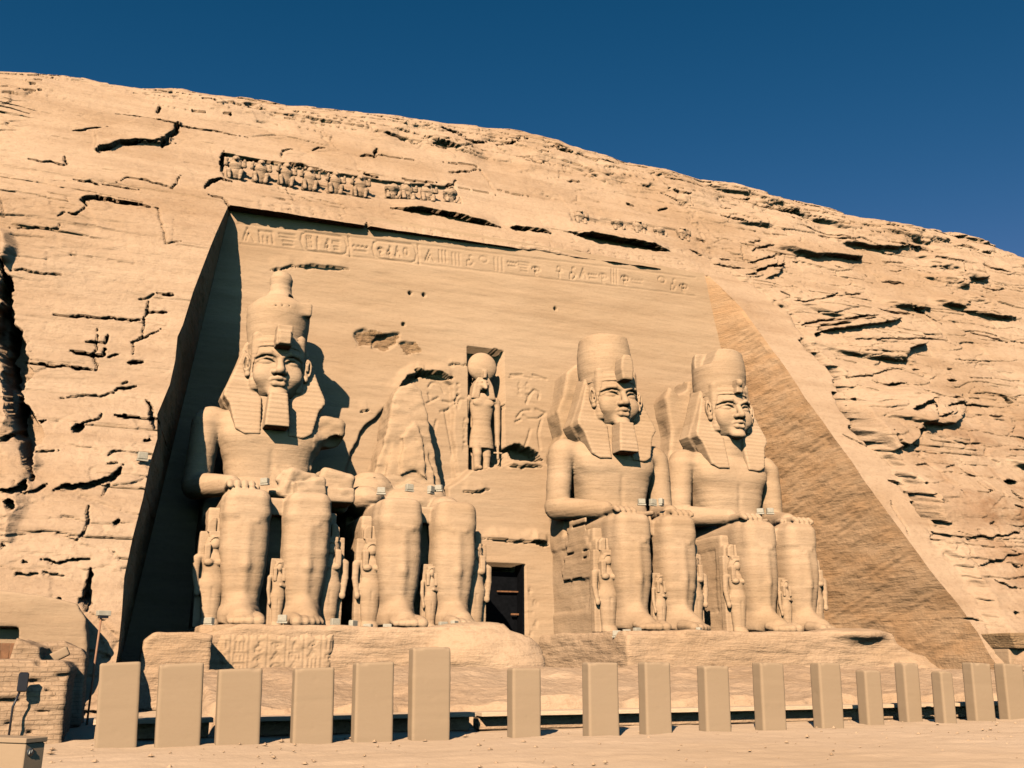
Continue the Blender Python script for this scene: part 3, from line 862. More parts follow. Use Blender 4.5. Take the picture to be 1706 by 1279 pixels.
def glyph(k, R=random):
    if k == 0: return [arc(0.5, 0.6, 0.32, 0.28, 0, 360, 13)]                                   # sun disc
    if k == 1: return [[(0.35, 0), (0.35, 0.6), (0.5, 1.0), (0.62, 0.6), (0.35, 0.55)]]          # reed leaf
    if k == 2: return [[(0.0, 0.5), (0.14, 0.62), (0.28, 0.5), (0.42, 0.62), (0.56, 0.5), (0.7, 0.62), (0.84, 0.5), (1, 0.62)], [(0.1, 0.25), (0.9, 0.25)]]   # water
    if k == 3: return [[(0.15, 0.15), (0.3, 0.5), (0.55, 0.62), (0.62, 0.9), (0.8, 0.85), (0.72, 0.62), (0.6, 0.3), (0.15, 0.15)], [(0.5, 0.3), (0.5, 0.0), (0.68, 0.0)]]   # bird
    if k == 4: return [[(0.5, 0), (0.5, 0.55)], [(0.25, 0.5), (0.75, 0.5)], arc(0.5, 0.75, 0.16, 0.22, -90, 270, 11)]   # looped cross
    if k == 5: return [[(0.1, 0.1), (0.1, 0.85), (0.9, 0.85), (0.9, 0.1)], [(0.3, 0.1), (0.3, 0.5)], [(0.6, 0.1), (0.6, 0.5)]]   # house
    if k == 6: return [arc(0.5, 0.35, 0.35, 0.4, 0, 180, 9), [(0.1, 0.35), (0.9, 0.35)], [(0.2, 0.1), (0.8, 0.1)]]   # loaf
    if k == 7: return [[(0.2, 0), (0.2, 1)], [(0.5, 0), (0.5, 1)], [(0.8, 0), (0.8, 1)]]
    if k == 8: return [[(0.25, 0), (0.3, 0.45), (0.55, 0.55), (0.5, 0.9), (0.7, 0.95)], [(0.55, 0.5), (0.85, 0.35), (0.6, 0.0), (0.25, 0)]]   # seated figure
    if k == 9: return [[(0, 0.8), (1, 0.8)], [(0, 0.6), (1, 0.6)], [(0.2, 0.35), (0.8, 0.35)], [(0.2, 0.1), (0.8, 0.1)]]
    if k == 10: return [[(0.1, 0.1), (0.5, 0.95), (0.9, 0.1)], [(0.3, 0.1), (0.55, 0.6)]]
    return [arc(0.5, 0.5, 0.4, 0.2, 0, 360, 13), arc(0.5, 0.5, 0.12, 0.15, 0, 360, 9), [(0.45, 0.3), (0.4, 0.05), (0.6, 0.0)]]   # eye

def patch(D, X, Z, poly, amount, edge=0.15, seed=0, rag=0.25):
    P = np.array(poly)
    m = 1.0
    sel = (X > P[:, 0].min() - m) & (X < P[:, 0].max() + m) & (Z > P[:, 1].min() - m) & (Z < P[:, 1].max() + m)
    if not sel.any(): return
    x = X[sel]; z = Z[sel]
    d = poly2(x, z, [tuple(p) for p in poly]) + rag * fbm2(x * 0.9, z * 1.4, 3, seed)
    D[sel] += (amount * (1 - sstep(-edge, edge, d))).astype(np.float32)

def pix(pts, out=0.0):
    return [tuple(hit(a, b, out)[[0, 2]]) for a, b in pts]

rng = random.Random(7)
_lay = [0.0]
while _lay[-1] < 70: _lay.append(_lay[-1] + rng.choice([0.45, 0.7, 0.9, 1.3, 1.8, 2.3]))
LAY = np.array(_lay)

# hand-placed cracks: (points in the frame, width m, depth m, lip m)
CR = [
 # left shoulder of the hill
 ([(158, 256), (178, 246), (205, 240), (232, 238), (262, 236), (292, 238)], 0.30, 0.9, 0.5),
 ([(270, 246), (277, 232), (292, 218), (298, 206)], 0.34, 1.3, 0.2),
 ([(40, 266), (75, 270), (106, 276), (113, 258)], 0.13, 0.6, 0.15),
 ([(122, 300), (150, 304), (168, 310)], 0.2, 0.8, 0.25),
 ([(168, 308), (200, 314), (228, 318)], 0.08, 0.4, 0.1),
 ([(140, 352), (145, 330), (165, 331), (190, 336), (225, 341), (262, 347)], 0.30, 1.1, 0.3),
 ([(98, 360), (106, 353), (130, 358), (142, 345)], 0.13, 0.6, 0.1),
 ([(195, 306), (215, 297), (245, 302), (285, 315), (300, 292)], 0.08, 0.4, 0.1),
 ([(20, 381), (50, 380), (100, 382), (104, 368)], 0.06, 0.3, 0.05),
 ([(265, 345), (272, 380), (280, 405), (305, 402)], 0.05, 0.25, 0.0),
 ([(340, 318), (347, 303), (365, 298), (385, 303)], 0.22, 0.9, 0.1),
 ([(345, 325), (375, 334), (384, 350)], 0.10, 0.5, 0.0),
 ([(190, 188), (230, 192), (275, 205), (340, 216), (420, 228)], 0.07, 0.35, 0.1),
 ([(30, 146), (80, 148), (100, 150)], 0.12, 0.7, 0.2), ([(0, 143), (16, 144)], 0.1, 0.5, 0.1), ([(0, 153), (30, 156)], 0.08, 0.4, 0.1),
 ([(120, 218), (160, 214), (188, 216)], 0.14, 0.7, 0.2), ([(315, 183), (345, 187)], 0.16, 0.8, 0.3), ([(262, 188), (268, 176)], 0.25, 1.0, 0.0),
 ([(370, 188), (388, 190)], 0.3, 1.0, 0.2), ([(335, 160), (352, 162), (365, 168)], 0.14, 0.7, 0.1), ([(55, 126), (70, 126)], 0.15, 0.6, 0.1), ([(50, 135), (60, 136)], 0.15, 0.6, 0.1),
 # left face
 ([(15, 450), (60, 454), (110, 457)], 0.05, 0.3, 0.05), ([(85, 523), (130, 526), (178, 529), (205, 532), (245, 531)], 0.12, 0.6, 0.12),
 ([(33, 602), (60, 608), (100, 610), (140, 614), (163, 616)], 0.14, 0.8, 0.15), ([(160, 616), (161, 595), (160, 560), (163, 545)], 0.10, 0.6, 0.0),
 ([(140, 570), (158, 570), (175, 571), (180, 556)], 0.13, 0.7, 0.1), ([(115, 586), (150, 590), (170, 592), (178, 580)], 0.2, 0.9, 0.1),
 ([(178, 596), (200, 588)], 0.12, 0.6, 0.1), ([(212, 604), (240, 602)], 0.15, 0.8, 0.2), ([(246, 519), (278, 519)], 0.12, 0.6, 0.15),
 ([(262, 487), (275, 489), (292, 490)], 0.16, 0.8, 0.1), ([(228, 498), (245, 496), (260, 486)], 0.05, 0.3, 0.0), ([(236, 560), (244, 540), (248, 500)], 0.06, 0.4, 0.0),
 ([(220, 590), (222, 570), (240, 560), (268, 546)], 0.07, 0.4, 0.0), ([(190, 655), (196, 646), (222, 646)], 0.14, 0.7, 0.1), ([(95, 662), (140, 660), (190, 656)], 0.05, 0.3, 0.05),
 ([(192, 693), (215, 695), (240, 698), (262, 696)], 0.20, 1.0, 0.3), ([(125, 720), (132, 712), (138, 706)], 0.32, 1.2, 0.0), ([(135, 706), (165, 697), (170, 685)], 0.08, 0.4, 0.1),
 ([(62, 706), (74, 700)], 0.22, 0.9, 0.0), ([(245, 668), (252, 690), (258, 712)], 0.24, 0.9, 0.0), ([(240, 735), (254, 732)], 0.14, 0.7, 0.1),
 ([(55, 753), (80, 752), (98, 751)], 0.07, 0.35, 0.1), ([(180, 760), (190, 752), (208, 750)], 0.06, 0.3, 0.1), ([(178, 773), (200, 771)], 0.06, 0.3, 0.1),
 ([(88, 816), (110, 810), (140, 812), (165, 806), (188, 796), (205, 773)], 0.20, 1.0, 0.35), ([(35, 822), (60, 818), (80, 806)], 0.10, 0.6, 0.2),
 ([(170, 826), (180, 810), (195, 795)], 0.05, 0.3, 0.0), ([(190, 875), (200, 866)], 0.14, 0.8, 0.0), ([(130, 905), (142, 885), (150, 850), (155, 840)], 0.07, 0.5, 0.0),
 ([(65, 935), (100, 935), (135, 932), (152, 932)], 0.10, 0.6, 0.15), ([(150, 945), (150, 970), (148, 995), (150, 1018)], 0.28, 1.4, 0.0),
 ([(20, 954), (45, 958), (65, 955)], 0.08, 0.4, 0.1), ([(70, 950), (88, 958), (106, 959)], 0.06, 0.3, 0.1), ([(130, 998), (146, 1002)], 0.14, 0.7, 0.1),
 ([(36, 935), (48, 938)], 0.14, 0.7, 0.0), ([(0, 908), (8, 909)], 0.14, 0.7, 0.0), ([(38, 996), (70, 998)], 0.05, 0.3, 0.0), ([(95, 998), (102, 998)], 0.12, 0.5, 0),
 ([(200, 640), (212, 636)], 0.06, 0.3, 0), ([(205, 650), (230, 642)], 0.05, 0.3, 0),
 # deep crevice at the far left
 ([(2, 432), (8, 470), (12, 510), (20, 560), (26, 600), (32, 650), (40, 700), (48, 730), (52, 770), (50, 800)], 0.75, 3.2, 0.0),
 ([(0, 500), (6, 560), (10, 640), (24, 690), (30, 730)], 0.55, 2.6, 0.0), ([(0, 735), (14, 728), (28, 722)], 0.25, 1.2, 0.2), ([(0, 816), (20, 818), (38, 812), (44, 800)], 0.28, 1.2, 0.2),
 ([(18, 830), (22, 850)], 0.3, 1.0, 0),
 # above the cornice
 ([(372, 250), (371, 270), (372, 290)], 0.22, 1.2, 0.0), ([(372, 256), (420, 266), (450, 268), (500, 276), (545, 286)], 0.10, 0.5, 0.1),
 ([(480, 271), (510, 275)], 0.12, 0.5, 0.1), ([(600, 291), (630, 295)], 0.2, 0.8, 0.3), ([(665, 298), (700, 303), (728, 305)], 0.09, 0.5, 0.15),
 ([(742, 309), (754, 308), (756, 298)], 0.2, 0.9, 0.2), ([(755, 314), (790, 318), (825, 324)], 0.05, 0.3, 0.05), ([(800, 282), (812, 300), (826, 320)], 0.06, 0.35, 0.0),
 ([(826, 316), (860, 324), (890, 328)], 0.06, 0.3, 0.05), ([(597, 262), (610, 260), (627, 262), (626, 244)], 0.20, 0.9, 0.2), ([(630, 259), (660, 264), (690, 268)], 0.08, 0.5, 0.15),
 ([(640, 222), (655, 224), (668, 226)], 0.2, 0.9, 0.2), ([(468, 262), (470, 250), (490, 247)], 0.05, 0.3, 0.0), ([(520, 252), (530, 246), (542, 247)], 0.12, 0.6, 0.1),
 ([(740, 271), (775, 275), (800, 280)], 0.10, 0.6, 0.2), ([(750, 288), (780, 286), (800, 283)], 0.12, 0.6, 0.1), ([(690, 237), (700, 240)], 0.14, 0.6, 0.1), ([(725, 245), (745, 247)], 0.14, 0.6, 0.1),
 ([(735, 210), (755, 213), (775, 220)], 0.3, 1.1, 0.2), ([(778, 232), (798, 236), (815, 232)], 0.28, 1.1, 0.3), ([(825, 240), (845, 238), (862, 236)], 0.18, 0.8, 0.2), ([(845, 228), (885, 230)], 0.2, 0.9, 0.1),
 ([(918, 243), (930, 244)], 0.25, 0.9, 0.1), ([(978, 252), (995, 260), (1012, 265), (1030, 268)], 0.22, 0.9, 0.2), ([(885, 250), (915, 256)], 0.14, 0.7, 0.2), ([(870, 268), (890, 271), (915, 274)], 0.08, 0.5, 0.1),
 ([(940, 302), (968, 303)], 0.10, 0.6, 0.15), ([(1040, 340), (1055, 344)], 0.14, 0.7, 0.1), ([(1095, 352), (1110, 348)], 0.16, 0.7, 0.1), ([(1100, 322), (1120, 334), (1135, 342)], 0.12, 0.6, 0.1),
 ([(1110, 316), (1135, 326), (1150, 324)], 0.12, 0.6, 0.15), ([(1165, 302), (1180, 306)], 0.25, 0.9, 0.1), ([(1190, 315), (1205, 320)], 0.2, 0.8, 0.1), ([(1225, 328), (1245, 331), (1256, 327)], 0.25, 0.9, 0.1),
 ([(1262, 342), (1285, 345), (1310, 350), (1340, 356), (1362, 362)], 0.25, 1.1, 0.3), ([(1195, 362), (1222, 368), (1238, 372)], 0.25, 0.9, 0.2), ([(1195, 347), (1215, 350)], 0.1, 0.5, 0.1),
 ([(1150, 414), (1165, 420), (1178, 426)], 0.26, 1.0, 0.2), ([(1160, 396), (1180, 404)], 0.14, 0.6, 0.1),
 # right-hand slope
 ([(1196, 440), (1220, 444), (1244, 446)], 0.2, 0.9, 0.2), ([(1204, 430), (1222, 432)], 0.16, 0.7, 0.1), ([(1236, 408), (1242, 430), (1250, 440)], 0.3, 1.1, 0.1),
 ([(1248, 404), (1270, 403)], 0.1, 0.5, 0.1), ([(1248, 420), (1265, 413), (1290, 408)], 0.14, 0.7, 0.2), ([(1250, 438), (1280, 428), (1310, 424)], 0.16, 0.8, 0.3), ([(1248, 458), (1268, 452), (1288, 440), (1292, 428)], 0.18, 0.9, 0.2),
 ([(1286, 446), (1312, 440)], 0.18, 0.8, 0.2), ([(1322, 436), (1332, 437)], 0.12, 0.6, 0.0), ([(1332, 496), (1350, 496), (1385, 490), (1412, 482)], 0.16, 0.8, 0.4), ([(1336, 494), (1350, 498)], 0.4, 1.2, 0.0),
 ([(1300, 486), (1320, 494)], 0.14, 0.6, 0.0), ([(1424, 480), (1424, 484), (1448, 484)], 0.12, 0.6, 0.2), ([(1335, 522), (1350, 536), (1370, 530), (1388, 528), (1420, 526), (1460, 522)], 0.18, 0.9, 0.3),
 ([(1370, 545), (1380, 538), (1400, 534), (1430, 528), (1460, 526)], 0.26, 1.1, 0.5), ([(1370, 556), (1376, 548)], 0.3, 1.1, 0.0), ([(1465, 508), (1500, 514), (1535, 519)], 0.16, 0.8, 0.3),
 ([(1510, 500), (1545, 514), (1575, 530), (1585, 536)], 0.12, 0.6, 0.3), ([(1485, 463), (1505, 466), (1522, 466)], 0.22, 0.9, 0.2), ([(1455, 452), (1462, 456)], 0.14, 0.6, 0.0), ([(1495, 445), (1515, 446)], 0.10, 0.6, 0.1),
 ([(1335, 368), (1360, 376), (1395, 386), (1425, 395)], 0.10, 0.6, 0.25), ([(1370, 385), (1400, 392), (1430, 398)], 0.08, 0.5, 0.2), ([(1315, 363), (1335, 368)], 0.14, 0.7, 0.1), ([(1440, 382), (1470, 384)], 0.08, 0.5, 0.1),
 ([(1475, 400), (1500, 402), (1530, 408), (1565, 414)], 0.10, 0.6, 0.3), ([(1400, 438), (1415, 442)], 0.10, 0.5, 0.0), ([(1480, 430), (1520, 432)], 0.08, 0.4, 0.1), ([(1560, 425), (1600, 432), (1605, 450)], 0.12, 0.6, 0.2),
 ([(1632, 430), (1660, 442), (1690, 448)], 0.18, 0.9, 0.4), ([(1590, 402), (1620, 412), (1665, 424)], 0.10, 0.5, 0.2), ([(1645, 472), (1665, 478), (1690, 476)], 0.12, 0.6, 0.2), ([(1630, 550), (1660, 556), (1690, 566)], 0.18, 0.8, 0.2), ([(1700, 562), (1706, 566)], 0.3, 1, 0),
 ([(1430, 562), (1470, 560), (1540, 560), (1580, 560), (1608, 572)], 0.12, 0.6, 0.3), ([(1530, 612), (1545, 610)], 0.14, 0.7, 0.1), ([(1588, 628), (1605, 630)], 0.2, 0.9, 0.2), ([(1592, 610), (1600, 609)], 0.16, 0.7, 0.0),
 ([(1478, 640), (1490, 636), (1512, 632)], 0.18, 0.8, 0.2), ([(1412, 624), (1450, 622), (1490, 612), (1520, 608)], 0.07, 0.4, 0.2), ([(1416, 646), (1424, 660), (1436, 662)], 0.2, 0.8, 0.1),
 ([(1500, 678), (1515, 674), (1535, 664), (1545, 655)], 0.42, 1.7, 0.5), ([(1546, 655), (1547, 676), (1549, 692)], 0.14, 0.9, 0.0), ([(1550, 692), (1565, 686), (1576, 680)], 0.36, 1.4, 0.4), ([(1570, 672), (1590, 668), (1606, 664)], 0.22, 1.0, 0.2), ([(1578, 658), (1592, 658)], 0.16, 0.8, 0.1),
 ([(1470, 712), (1478, 722), (1490, 735), (1505, 740), (1515, 728), (1540, 706)], 0.42, 1.7, 0.3), ([(1620, 670), (1650, 672), (1665, 688)], 0.10, 0.5, 0.2), ([(1682, 658), (1698, 668), (1706, 676)], 0.4, 1.4, 0.2), ([(1662, 688), (1690, 690)], 0.2, 0.9, 0.2),
 ([(1530, 770), (1545, 768), (1555, 772)], 0.08, 0.4, 0.0), ([(1600, 775), (1612, 785), (1625, 790)], 0.14, 0.7, 0.1), ([(1626, 798), (1640, 810), (1650, 812)], 0.14, 0.7, 0.1), ([(1578, 776), (1592, 770)], 0.08, 0.4, 0.0),
 ([(1680, 800), (1695, 798), (1706, 800)], 0.5, 1.8, 0.4), ([(1682, 812), (1700, 826), (1706, 828)], 0.4, 1.5, 0.0), ([(1592, 810), (1598, 820)], 0.16, 0.8, 0.0), ([(1686, 836), (1706, 842)], 0.12, 0.6, 0.1),
 ([(1600, 892), (1620, 892), (1660, 886), (1675, 884), (1700, 880)], 0.18, 1.0, 0.4), ([(1642, 868), (1655, 866), (1660, 884)], 0.22, 1.0, 0.2), ([(1612, 900), (1620, 920), (1632, 936)], 0.16, 0.8, 0.0), ([(1660, 880), (1676, 906), (1690, 915)], 0.08, 0.5, 0.0),
 ([(1634, 938), (1665, 930), (1690, 920), (1706, 918)], 0.14, 0.8, 0.3), ([(1690, 935), (1706, 944)], 0.16, 0.8, 0.2), ([(1660, 960), (1690, 975), (1706, 976)], 0.10, 0.6, 0.2), ([(1690, 1015), (1700, 1020)], 0.3, 1.0, 0.0),
 ([(1574, 884), (1590, 890)], 0.14, 0.6, 0.1), ([(1572, 896), (1582, 897)], 0.08, 0.4, 0.1),
 # gaps where the raw rock overhangs the band
 # on the smooth band
 ([(1495, 795), (1510, 800), (1525, 806)], 0.26, 0.7, 0.0), ([(1536, 800), (1541, 800)], 0.2, 0.6, 0.0), ([(1420, 718), (1440, 728), (1460, 738), (1476, 746)], 0.06, 0.3, 0.05), ([(1503, 830), (1520, 858), (1535, 892)], 0.05, 0.3, 0.0),
 ([(1620, 1034), (1640, 1030), (1665, 1038)], 0.07, 0.4, 0.1), ([(1570, 893), (1576, 888), (1588, 888)], 0.05, 0.3, 0.0),
]

def worley(x, z, seed):
    fx = np.floor(x); fz = np.floor(z)
    b1 = np.full(x.shape, 9.0, np.float32); b2 = b1.copy(); hid = np.zeros_like(b1); o0 = np.zeros_like(fx)
    for a in (-1, 0, 1):
        for b in (-1, 0, 1):
            cx = fx + a; cz = fz + b
            px = cx + _hash(cx, cz, o0, seed); pz = cz + _hash(cx, cz, o0, seed + 1)
            d = np.sqrt((x - px) ** 2 + (z - pz) ** 2).astype(np.float32)
            m = d < b1
            b2 = np.where(m, b1, np.minimum(b2, d))
            hid = np.where(m, _hash(cx, cz, o0, seed + 2), hid)
            b1 = np.where(m, d, b1)
    return b1, b2, hid

def cliff_disp(X, Z):
    D = np.zeros(X.shape, np.float32)
    D += 0.55 * fbm2(X / 11.0, Z / 9.0, 3, 3)
    # how rough the rock is from place to place
    rough = 0.22 + 0.45 * sstep(-0.05, 0.45, fbm2(X / 9.0, Z / 6.0, 2, 21))
    rough = np.maximum(rough, (0.60 + 0.22 * fbm2(X / 7.0, Z / 4.0, 2, 23)) * sstep(37, 44, X))
    rough = np.maximum(rough, 0.9 * sstep(35, 38.5, Z))
    rough = np.maximum(rough, 0.75 * (1 - sstep(-9, -6, X)))
    rough = np.maximum(rough, 0.6 * (1 - sstep(11, 14, Z)) * (X < 3))
    band = (X > x_right(Z) - 0.2) & (X < np.interp(Z, ob[::-1, 2], ob[::-1, 0])) & (Z < 27.8)
    # broad swelling beds with undercut feet on the right-hand slope, a lumpy brow on top
    sw = fbm2(X / 8.0, (Z - 0.05 * X) / 2.6, 2, 25) + 0.10 * fbm2(X / 1.3, Z / 0.6, 3, 26)
    D += (1.0 * sstep(0.05, 0.26, sw) * sstep(40, 47, X)).astype(np.float32)
    D += (0.75 * fbm2(X / 3.2, Z / 2.0, 3, 27) * sstep(34.5, 38, Z)).astype(np.float32)
    # bedding: layers broken into blocks, each a little proud or sunk
    zw = Z + 0.45 * fbm2(X / 9.0, Z / 9.0, 2, 31) + 0.10 * vnoise2(X * 0.8, Z * 0.8, 32) - 0.035 * np.clip(X - 42, 0, 40)
    li = np.clip(np.searchsorted(LAY, zw) - 1, 0, len(LAY) - 2)
    up = np.maximum(zw - LAY[li], 0); th = LAY[li + 1] - LAY[li]
    bw = 1.6 + 5.0 * _hash(li, li * 0, li * 0, 41)
    xw = X + 0.35 * vnoise2(X * 0.7, Z * 1.1, 33) + 17.0 * _hash(li, li * 0, li * 0, 42) + 0.25 * up
    bi = np.floor(xw / bw)
    fx = (xw / bw - bi) * bw
    r = _hash(li, bi, li * 0, 43)
    D += (0.30 * rough ** 1.5 * (r - 0.5)).astype(np.float32)
    # each bed bellies out and undercuts at its foot
    D += (0.10 * rough * (1 - np.exp(-up / 0.14)) - 0.06 * rough).astype(np.float32)
    crackh = (_hash(li, bi, li * 0, 44) > 0.80 - 0.25 * rough) * np.exp(-(up / 0.055) ** 2)
    crackv = (_hash(li, bi, li * 0, 45) > 0.80) * np.exp(-(fx / 0.05) ** 2)
    D -= (0.42 * rough * crackh + 0.25 * rough * crackv).astype(np.float32)
    # fractured blocks at two sizes
    for (sx_, sz_, amp, cw, sd_) in ((4.2, 1.15, 0.40, 0.045, 141), (1.5, 0.40, 0.14, 0.06, 151)):
        f1, f2, hid = worley(X / sx_ + 0.25 * vnoise2(X * 0.5, Z * 1.2, sd_), zw / sz_ + 0.35 * vnoise2(X * 0.4, Z * 0.8, sd_ + 1), sd_)
        mk = rough ** 1.6
        D += (amp * mk * (hid - 0.5)).astype(np.float32)
        crk = (1 - sstep(0.0, cw * 2.2, f2 - f1)) * (vnoise2(X / 3.0, Z / 1.2, sd_ + 3) > -0.1)
        D -= (amp * 0.75 * mk * crk).astype(np.float32)
    # hollows and broken ledges
    hol = fbm2(X / 2.6, Z / 0.8, 3, 51)
    D -= (0.75 * sstep(0.42, 0.6, hol) * sstep(0.62, 0.95, rough)).astype(np.float32)
    D += 0.10 * rough * fbm2(X / 1.1, Z / 0.5, 3, 61) + 0.03 * fbm2(X / 0.35, Z / 0.22, 2, 71)
    D += 0.045 * fbm2(X / 4.0, Z / 0.30, 3, 81)
    # the raw rock right of the band stands out
    xo = np.interp(Z, ob[::-1, 2], ob[::-1, 0]) + 0.45 * fbm2(Z / 1.3, Z * 0 + 3, 3, 91) + 0.28 * vnoise2(np.floor(Z / 0.55 + 0.3 * vnoise2(X, Z, 90)), Z * 0, 95)
    A = np.interp(Z, ob[::-1, 2], OUT_A[::-1]) * (0.75 + 0.5 * vnoise2(Z / 2.2, Z * 0, 92))
    prot = A * 0.85 * sstep(0, 0.6, X - xo) * (Z < 29.5) * (1 - 0.45 * sstep(3, 10, X - xo)) * (1 - sstep(27, 29.5, Z))
    D = np.where(band, 0.12 * fbm2(X / 3.0, Z / 1.6, 3, 96) + 0.02 * fbm2(X / 0.3, Z / 0.3, 2, 97), D).astype(np.float32)
    D += prot.astype(np.float32)
    gap = np.exp(-((X - xo + 0.02) / 0.13) ** 2) * sstep(-0.05, 0.25, vnoise2(Z / 1.7, Z * 0 + 5, 94)) * sstep(2.5, 4, Z) * (1 - sstep(24, 27, Z))
    D += (0.35 * fbm2(X / 0.5, Z / 0.4, 3, 98) * np.exp(-((X - xo - 0.3) / 0.5) ** 2)).astype(np.float32)
    D -= (1.3 * gap).astype(np.float32)
    return D

def in_frame_cracks(D, X, Z):
    for k, (pts, wd, dp, lip) in enumerate(CR):
        out = 1.0 if pts[0][0] > 1330 else 0.0
        carve(D, X, Z, pix(pts, out * 0.8), wd * 0.50, dp, lip * 0.34, seed=200 + k)
    # stepped recess that the baboons sit in
    patch(D, X, Z, pix([(372, 254), (440, 266), (545, 286), (640, 302), (756, 312), (768, 338), (690, 332), (610, 330), (470, 312), (372, 296)]), -0.40, 0.08, 301, 0.12)
    patch(D, X, Z, pix([(950, 358), (1040, 372), (1150, 385), (1145, 396), (1040, 385), (948, 370)]), -0.22, 0.12, 302, 0.25)
    carve(D, X, Z, pix([(650, 346), (700, 352), (760, 363), (834, 378)]), 0.26, 0.45, 0.55, jag=0.12, seed=311, lipw=1.4)
    carve(D, X, Z, pix([(846, 379), (880, 381), (918, 389)]), 0.24, 0.5, 0.3, jag=0.5, seed=312, lipw=1.0)
    carve(D, X, Z, pix([(948, 388), (1000, 398), (1060, 408), (1119, 418)]), 0.34, 0.6, 0.65, jag=0.1, seed=313, lipw=1.5)
    patch(D, X, Z, pix([(864, 415), (900, 418), (950, 428), (990, 440), (985, 460), (870, 440)]), -0.45, 0.25, 314, 0.2)
    carve(D, X, Z, pix([(1008, 443), (1030, 446), (1050, 449)]), 0.25, 0.5, 0.25, seed=315)
    carve(D, X, Z, pix([(1054, 444), (1085, 452), (1114, 456)]), 0.28, 0.5, 0.25, seed=316)
    for pts_, lp_ in (([(386, 358), (500, 374), (612, 392)], 0.34), ([(634, 396), (720, 408), (818, 424)], 0.85), ([(1003, 446), (1060, 454), (1118, 463)], 0.7)):
        carve(D, X, Z, pix(pts_), 0.055, 0.0, lp_, jag=0.1, seed=321, lipw=1.1)
    carve(D, X, Z, pix([(612, 372), (616, 396)]), 0.2, 0.5, 0.0, seed=317)
    # worn signs on the cornice
    R = random.Random(5)
    for k in range(34):
        px = 412 + 22 * k
        if 570 < px < 655: continue
        c = hit(px, 341 + (px - 412) * 0.122 + (8 if px > 650 else 0))
        for st_ in glyph(R.randrange(12), R):
            carve_line(D, X, Z, [(c[0] + (a - 0.5) * 0.62, c[2] + (b - 0.5) * 0.85) for a, b in st_], 0.05, 0.07)
    # the overhanging block at the right
    patch(D, X, Z, pix([(1436, 664), (1470, 646), (1520, 640), (1549, 650), (1546, 690), (1520, 728), (1496, 742), (1470, 716)], 1.3), 0.75, 0.25, 331, 0.25)
    patch(D, X, Z, pix([(1372, 545), (1400, 528), (1470, 518), (1500, 524), (1470, 532), (1400, 540)], 1.2), 0.7, 0.12, 332, 0.15)
    patch(D, X, Z, pix([(1290, 455), (1300, 425), (1320, 430), (1310, 448)], 1.0), 0.5, 0.1, 333, 0.1)
    # big flakes and scars
    patch(D, X, Z, pix([(160, 218), (235, 196), (300, 205), (275, 240), (205, 238), (160, 255)]), 0.45, 0.12, 303, 0.15)
    patch(D, X, Z, pix([(0, 386), (14, 392), (24, 415), (12, 436), (0, 436)]), 0.9, 0.3, 304, 0.1)
    patch(D, X, Z, pix([(0, 625), (24, 650), (30, 690), (0, 715)]), 0.6, 0.3, 305, 0.2)
    patch(D, X, Z, pix([(0, 740), (55, 760), (45, 830), (15, 900), (0, 900)]), 0.5, 0.3, 306, 0.3)

# columns: left block, the niche width, right block; rows: slope, then the bend over the top
DX = 0.12
zrow = np.concatenate([np.arange(-1.0, 31.0, 0.066)])
nb = 150
tb = np.linspace(0, 1, nb + 40)
def sheet(xl, xr, ncol, part_name, parent, zmin=None):
    """xl, xr: functions of z giving the ends of the block"""
    u = np.linspace(0, 1, ncol)
    rows_x = []; rows_y = []; rows_z = []; rows_e = []
    zr = zrow if zmin is None else zrow[zrow > 28.2]
    if zmin is not None:
        first = np.linspace(0, 1, 16)[:-1]
    # slope rows
    for z in zr:
        a, b = xl(z), xr(z)
        x = a + (b - a) * u
        rows_x.append(x); rows_z.append(np.full(ncol, z)); rows_y.append(y_cliff(x, np.full(ncol, z)))
    if zmin is not None:
        pre_x = []; pre_y = []; pre_z = []
        for f in first:
            z0 = zmin(np.linspace(xl(27), xr(27), ncol)); z = z0 + (zr[0] - z0) * f
            a, b = xl(27.0), xr(27.0)
            x = a + (b - a) * u
            pre_x.append(x); pre_z.append(z); pre_y.append(y_right(z))
        rows_x = pre_x + rows_x; rows_y = pre_y + rows_y; rows_z = pre_z + rows_z
    # bend and plateau
    xt = rows_x[-1]; z0 = np.interp(xt, SKY_X, SKY_Z)
    ztop = zrow[-1]; n1 = 70
    for f in np.linspace(0, 1, n1)[1:]:
        z = ztop + (z0 - ztop) * f
        rows_x.append(xt); rows_z.append(z); rows_y.append(y_right(z))
    Y0 = y_right(z0)
    for bta in np.linspace(A0, 0.02, 95)[1:]:
        rows_x.append(xt); rows_z.append(z0 + RB * (cos(bta) - cos(A0))); rows_y.append(Y0 + RB * (sin(A0) - sin(bta)))
    zc = rows_z[-1]; yc = rows_y[-1]
    for f in (1.5, 4, 9, 18, 40, 90):
        rows_x.append(xt); rows_z.append(zc - 0.02 * f * f * 0.3); rows_y.append(yc + f)
    X = np.array(rows_x, np.float32); Y = np.array(rows_y, np.float32); Z = np.array(rows_z, np.float32)
    D = cliff_disp(X, Z + 0.25 * np.clip(Y - y_right(Z), 0, 40))
    in_frame_cracks(D, X, Z)
    # calm the block's own inner edges a little so that neighbours meet
    V = np.stack([X + 0 * D, Y - D, Z - 0.22 * D], -1).reshape(-1, 3)
    nr = X.shape[0]
    i = np.arange(nr - 1)[:, None] * ncol + np.arange(ncol - 1)[None, :]
    Q = np.stack([i, i + 1, i + ncol + 1, i + ncol], -1).reshape(-1, 4)
    return V, Q

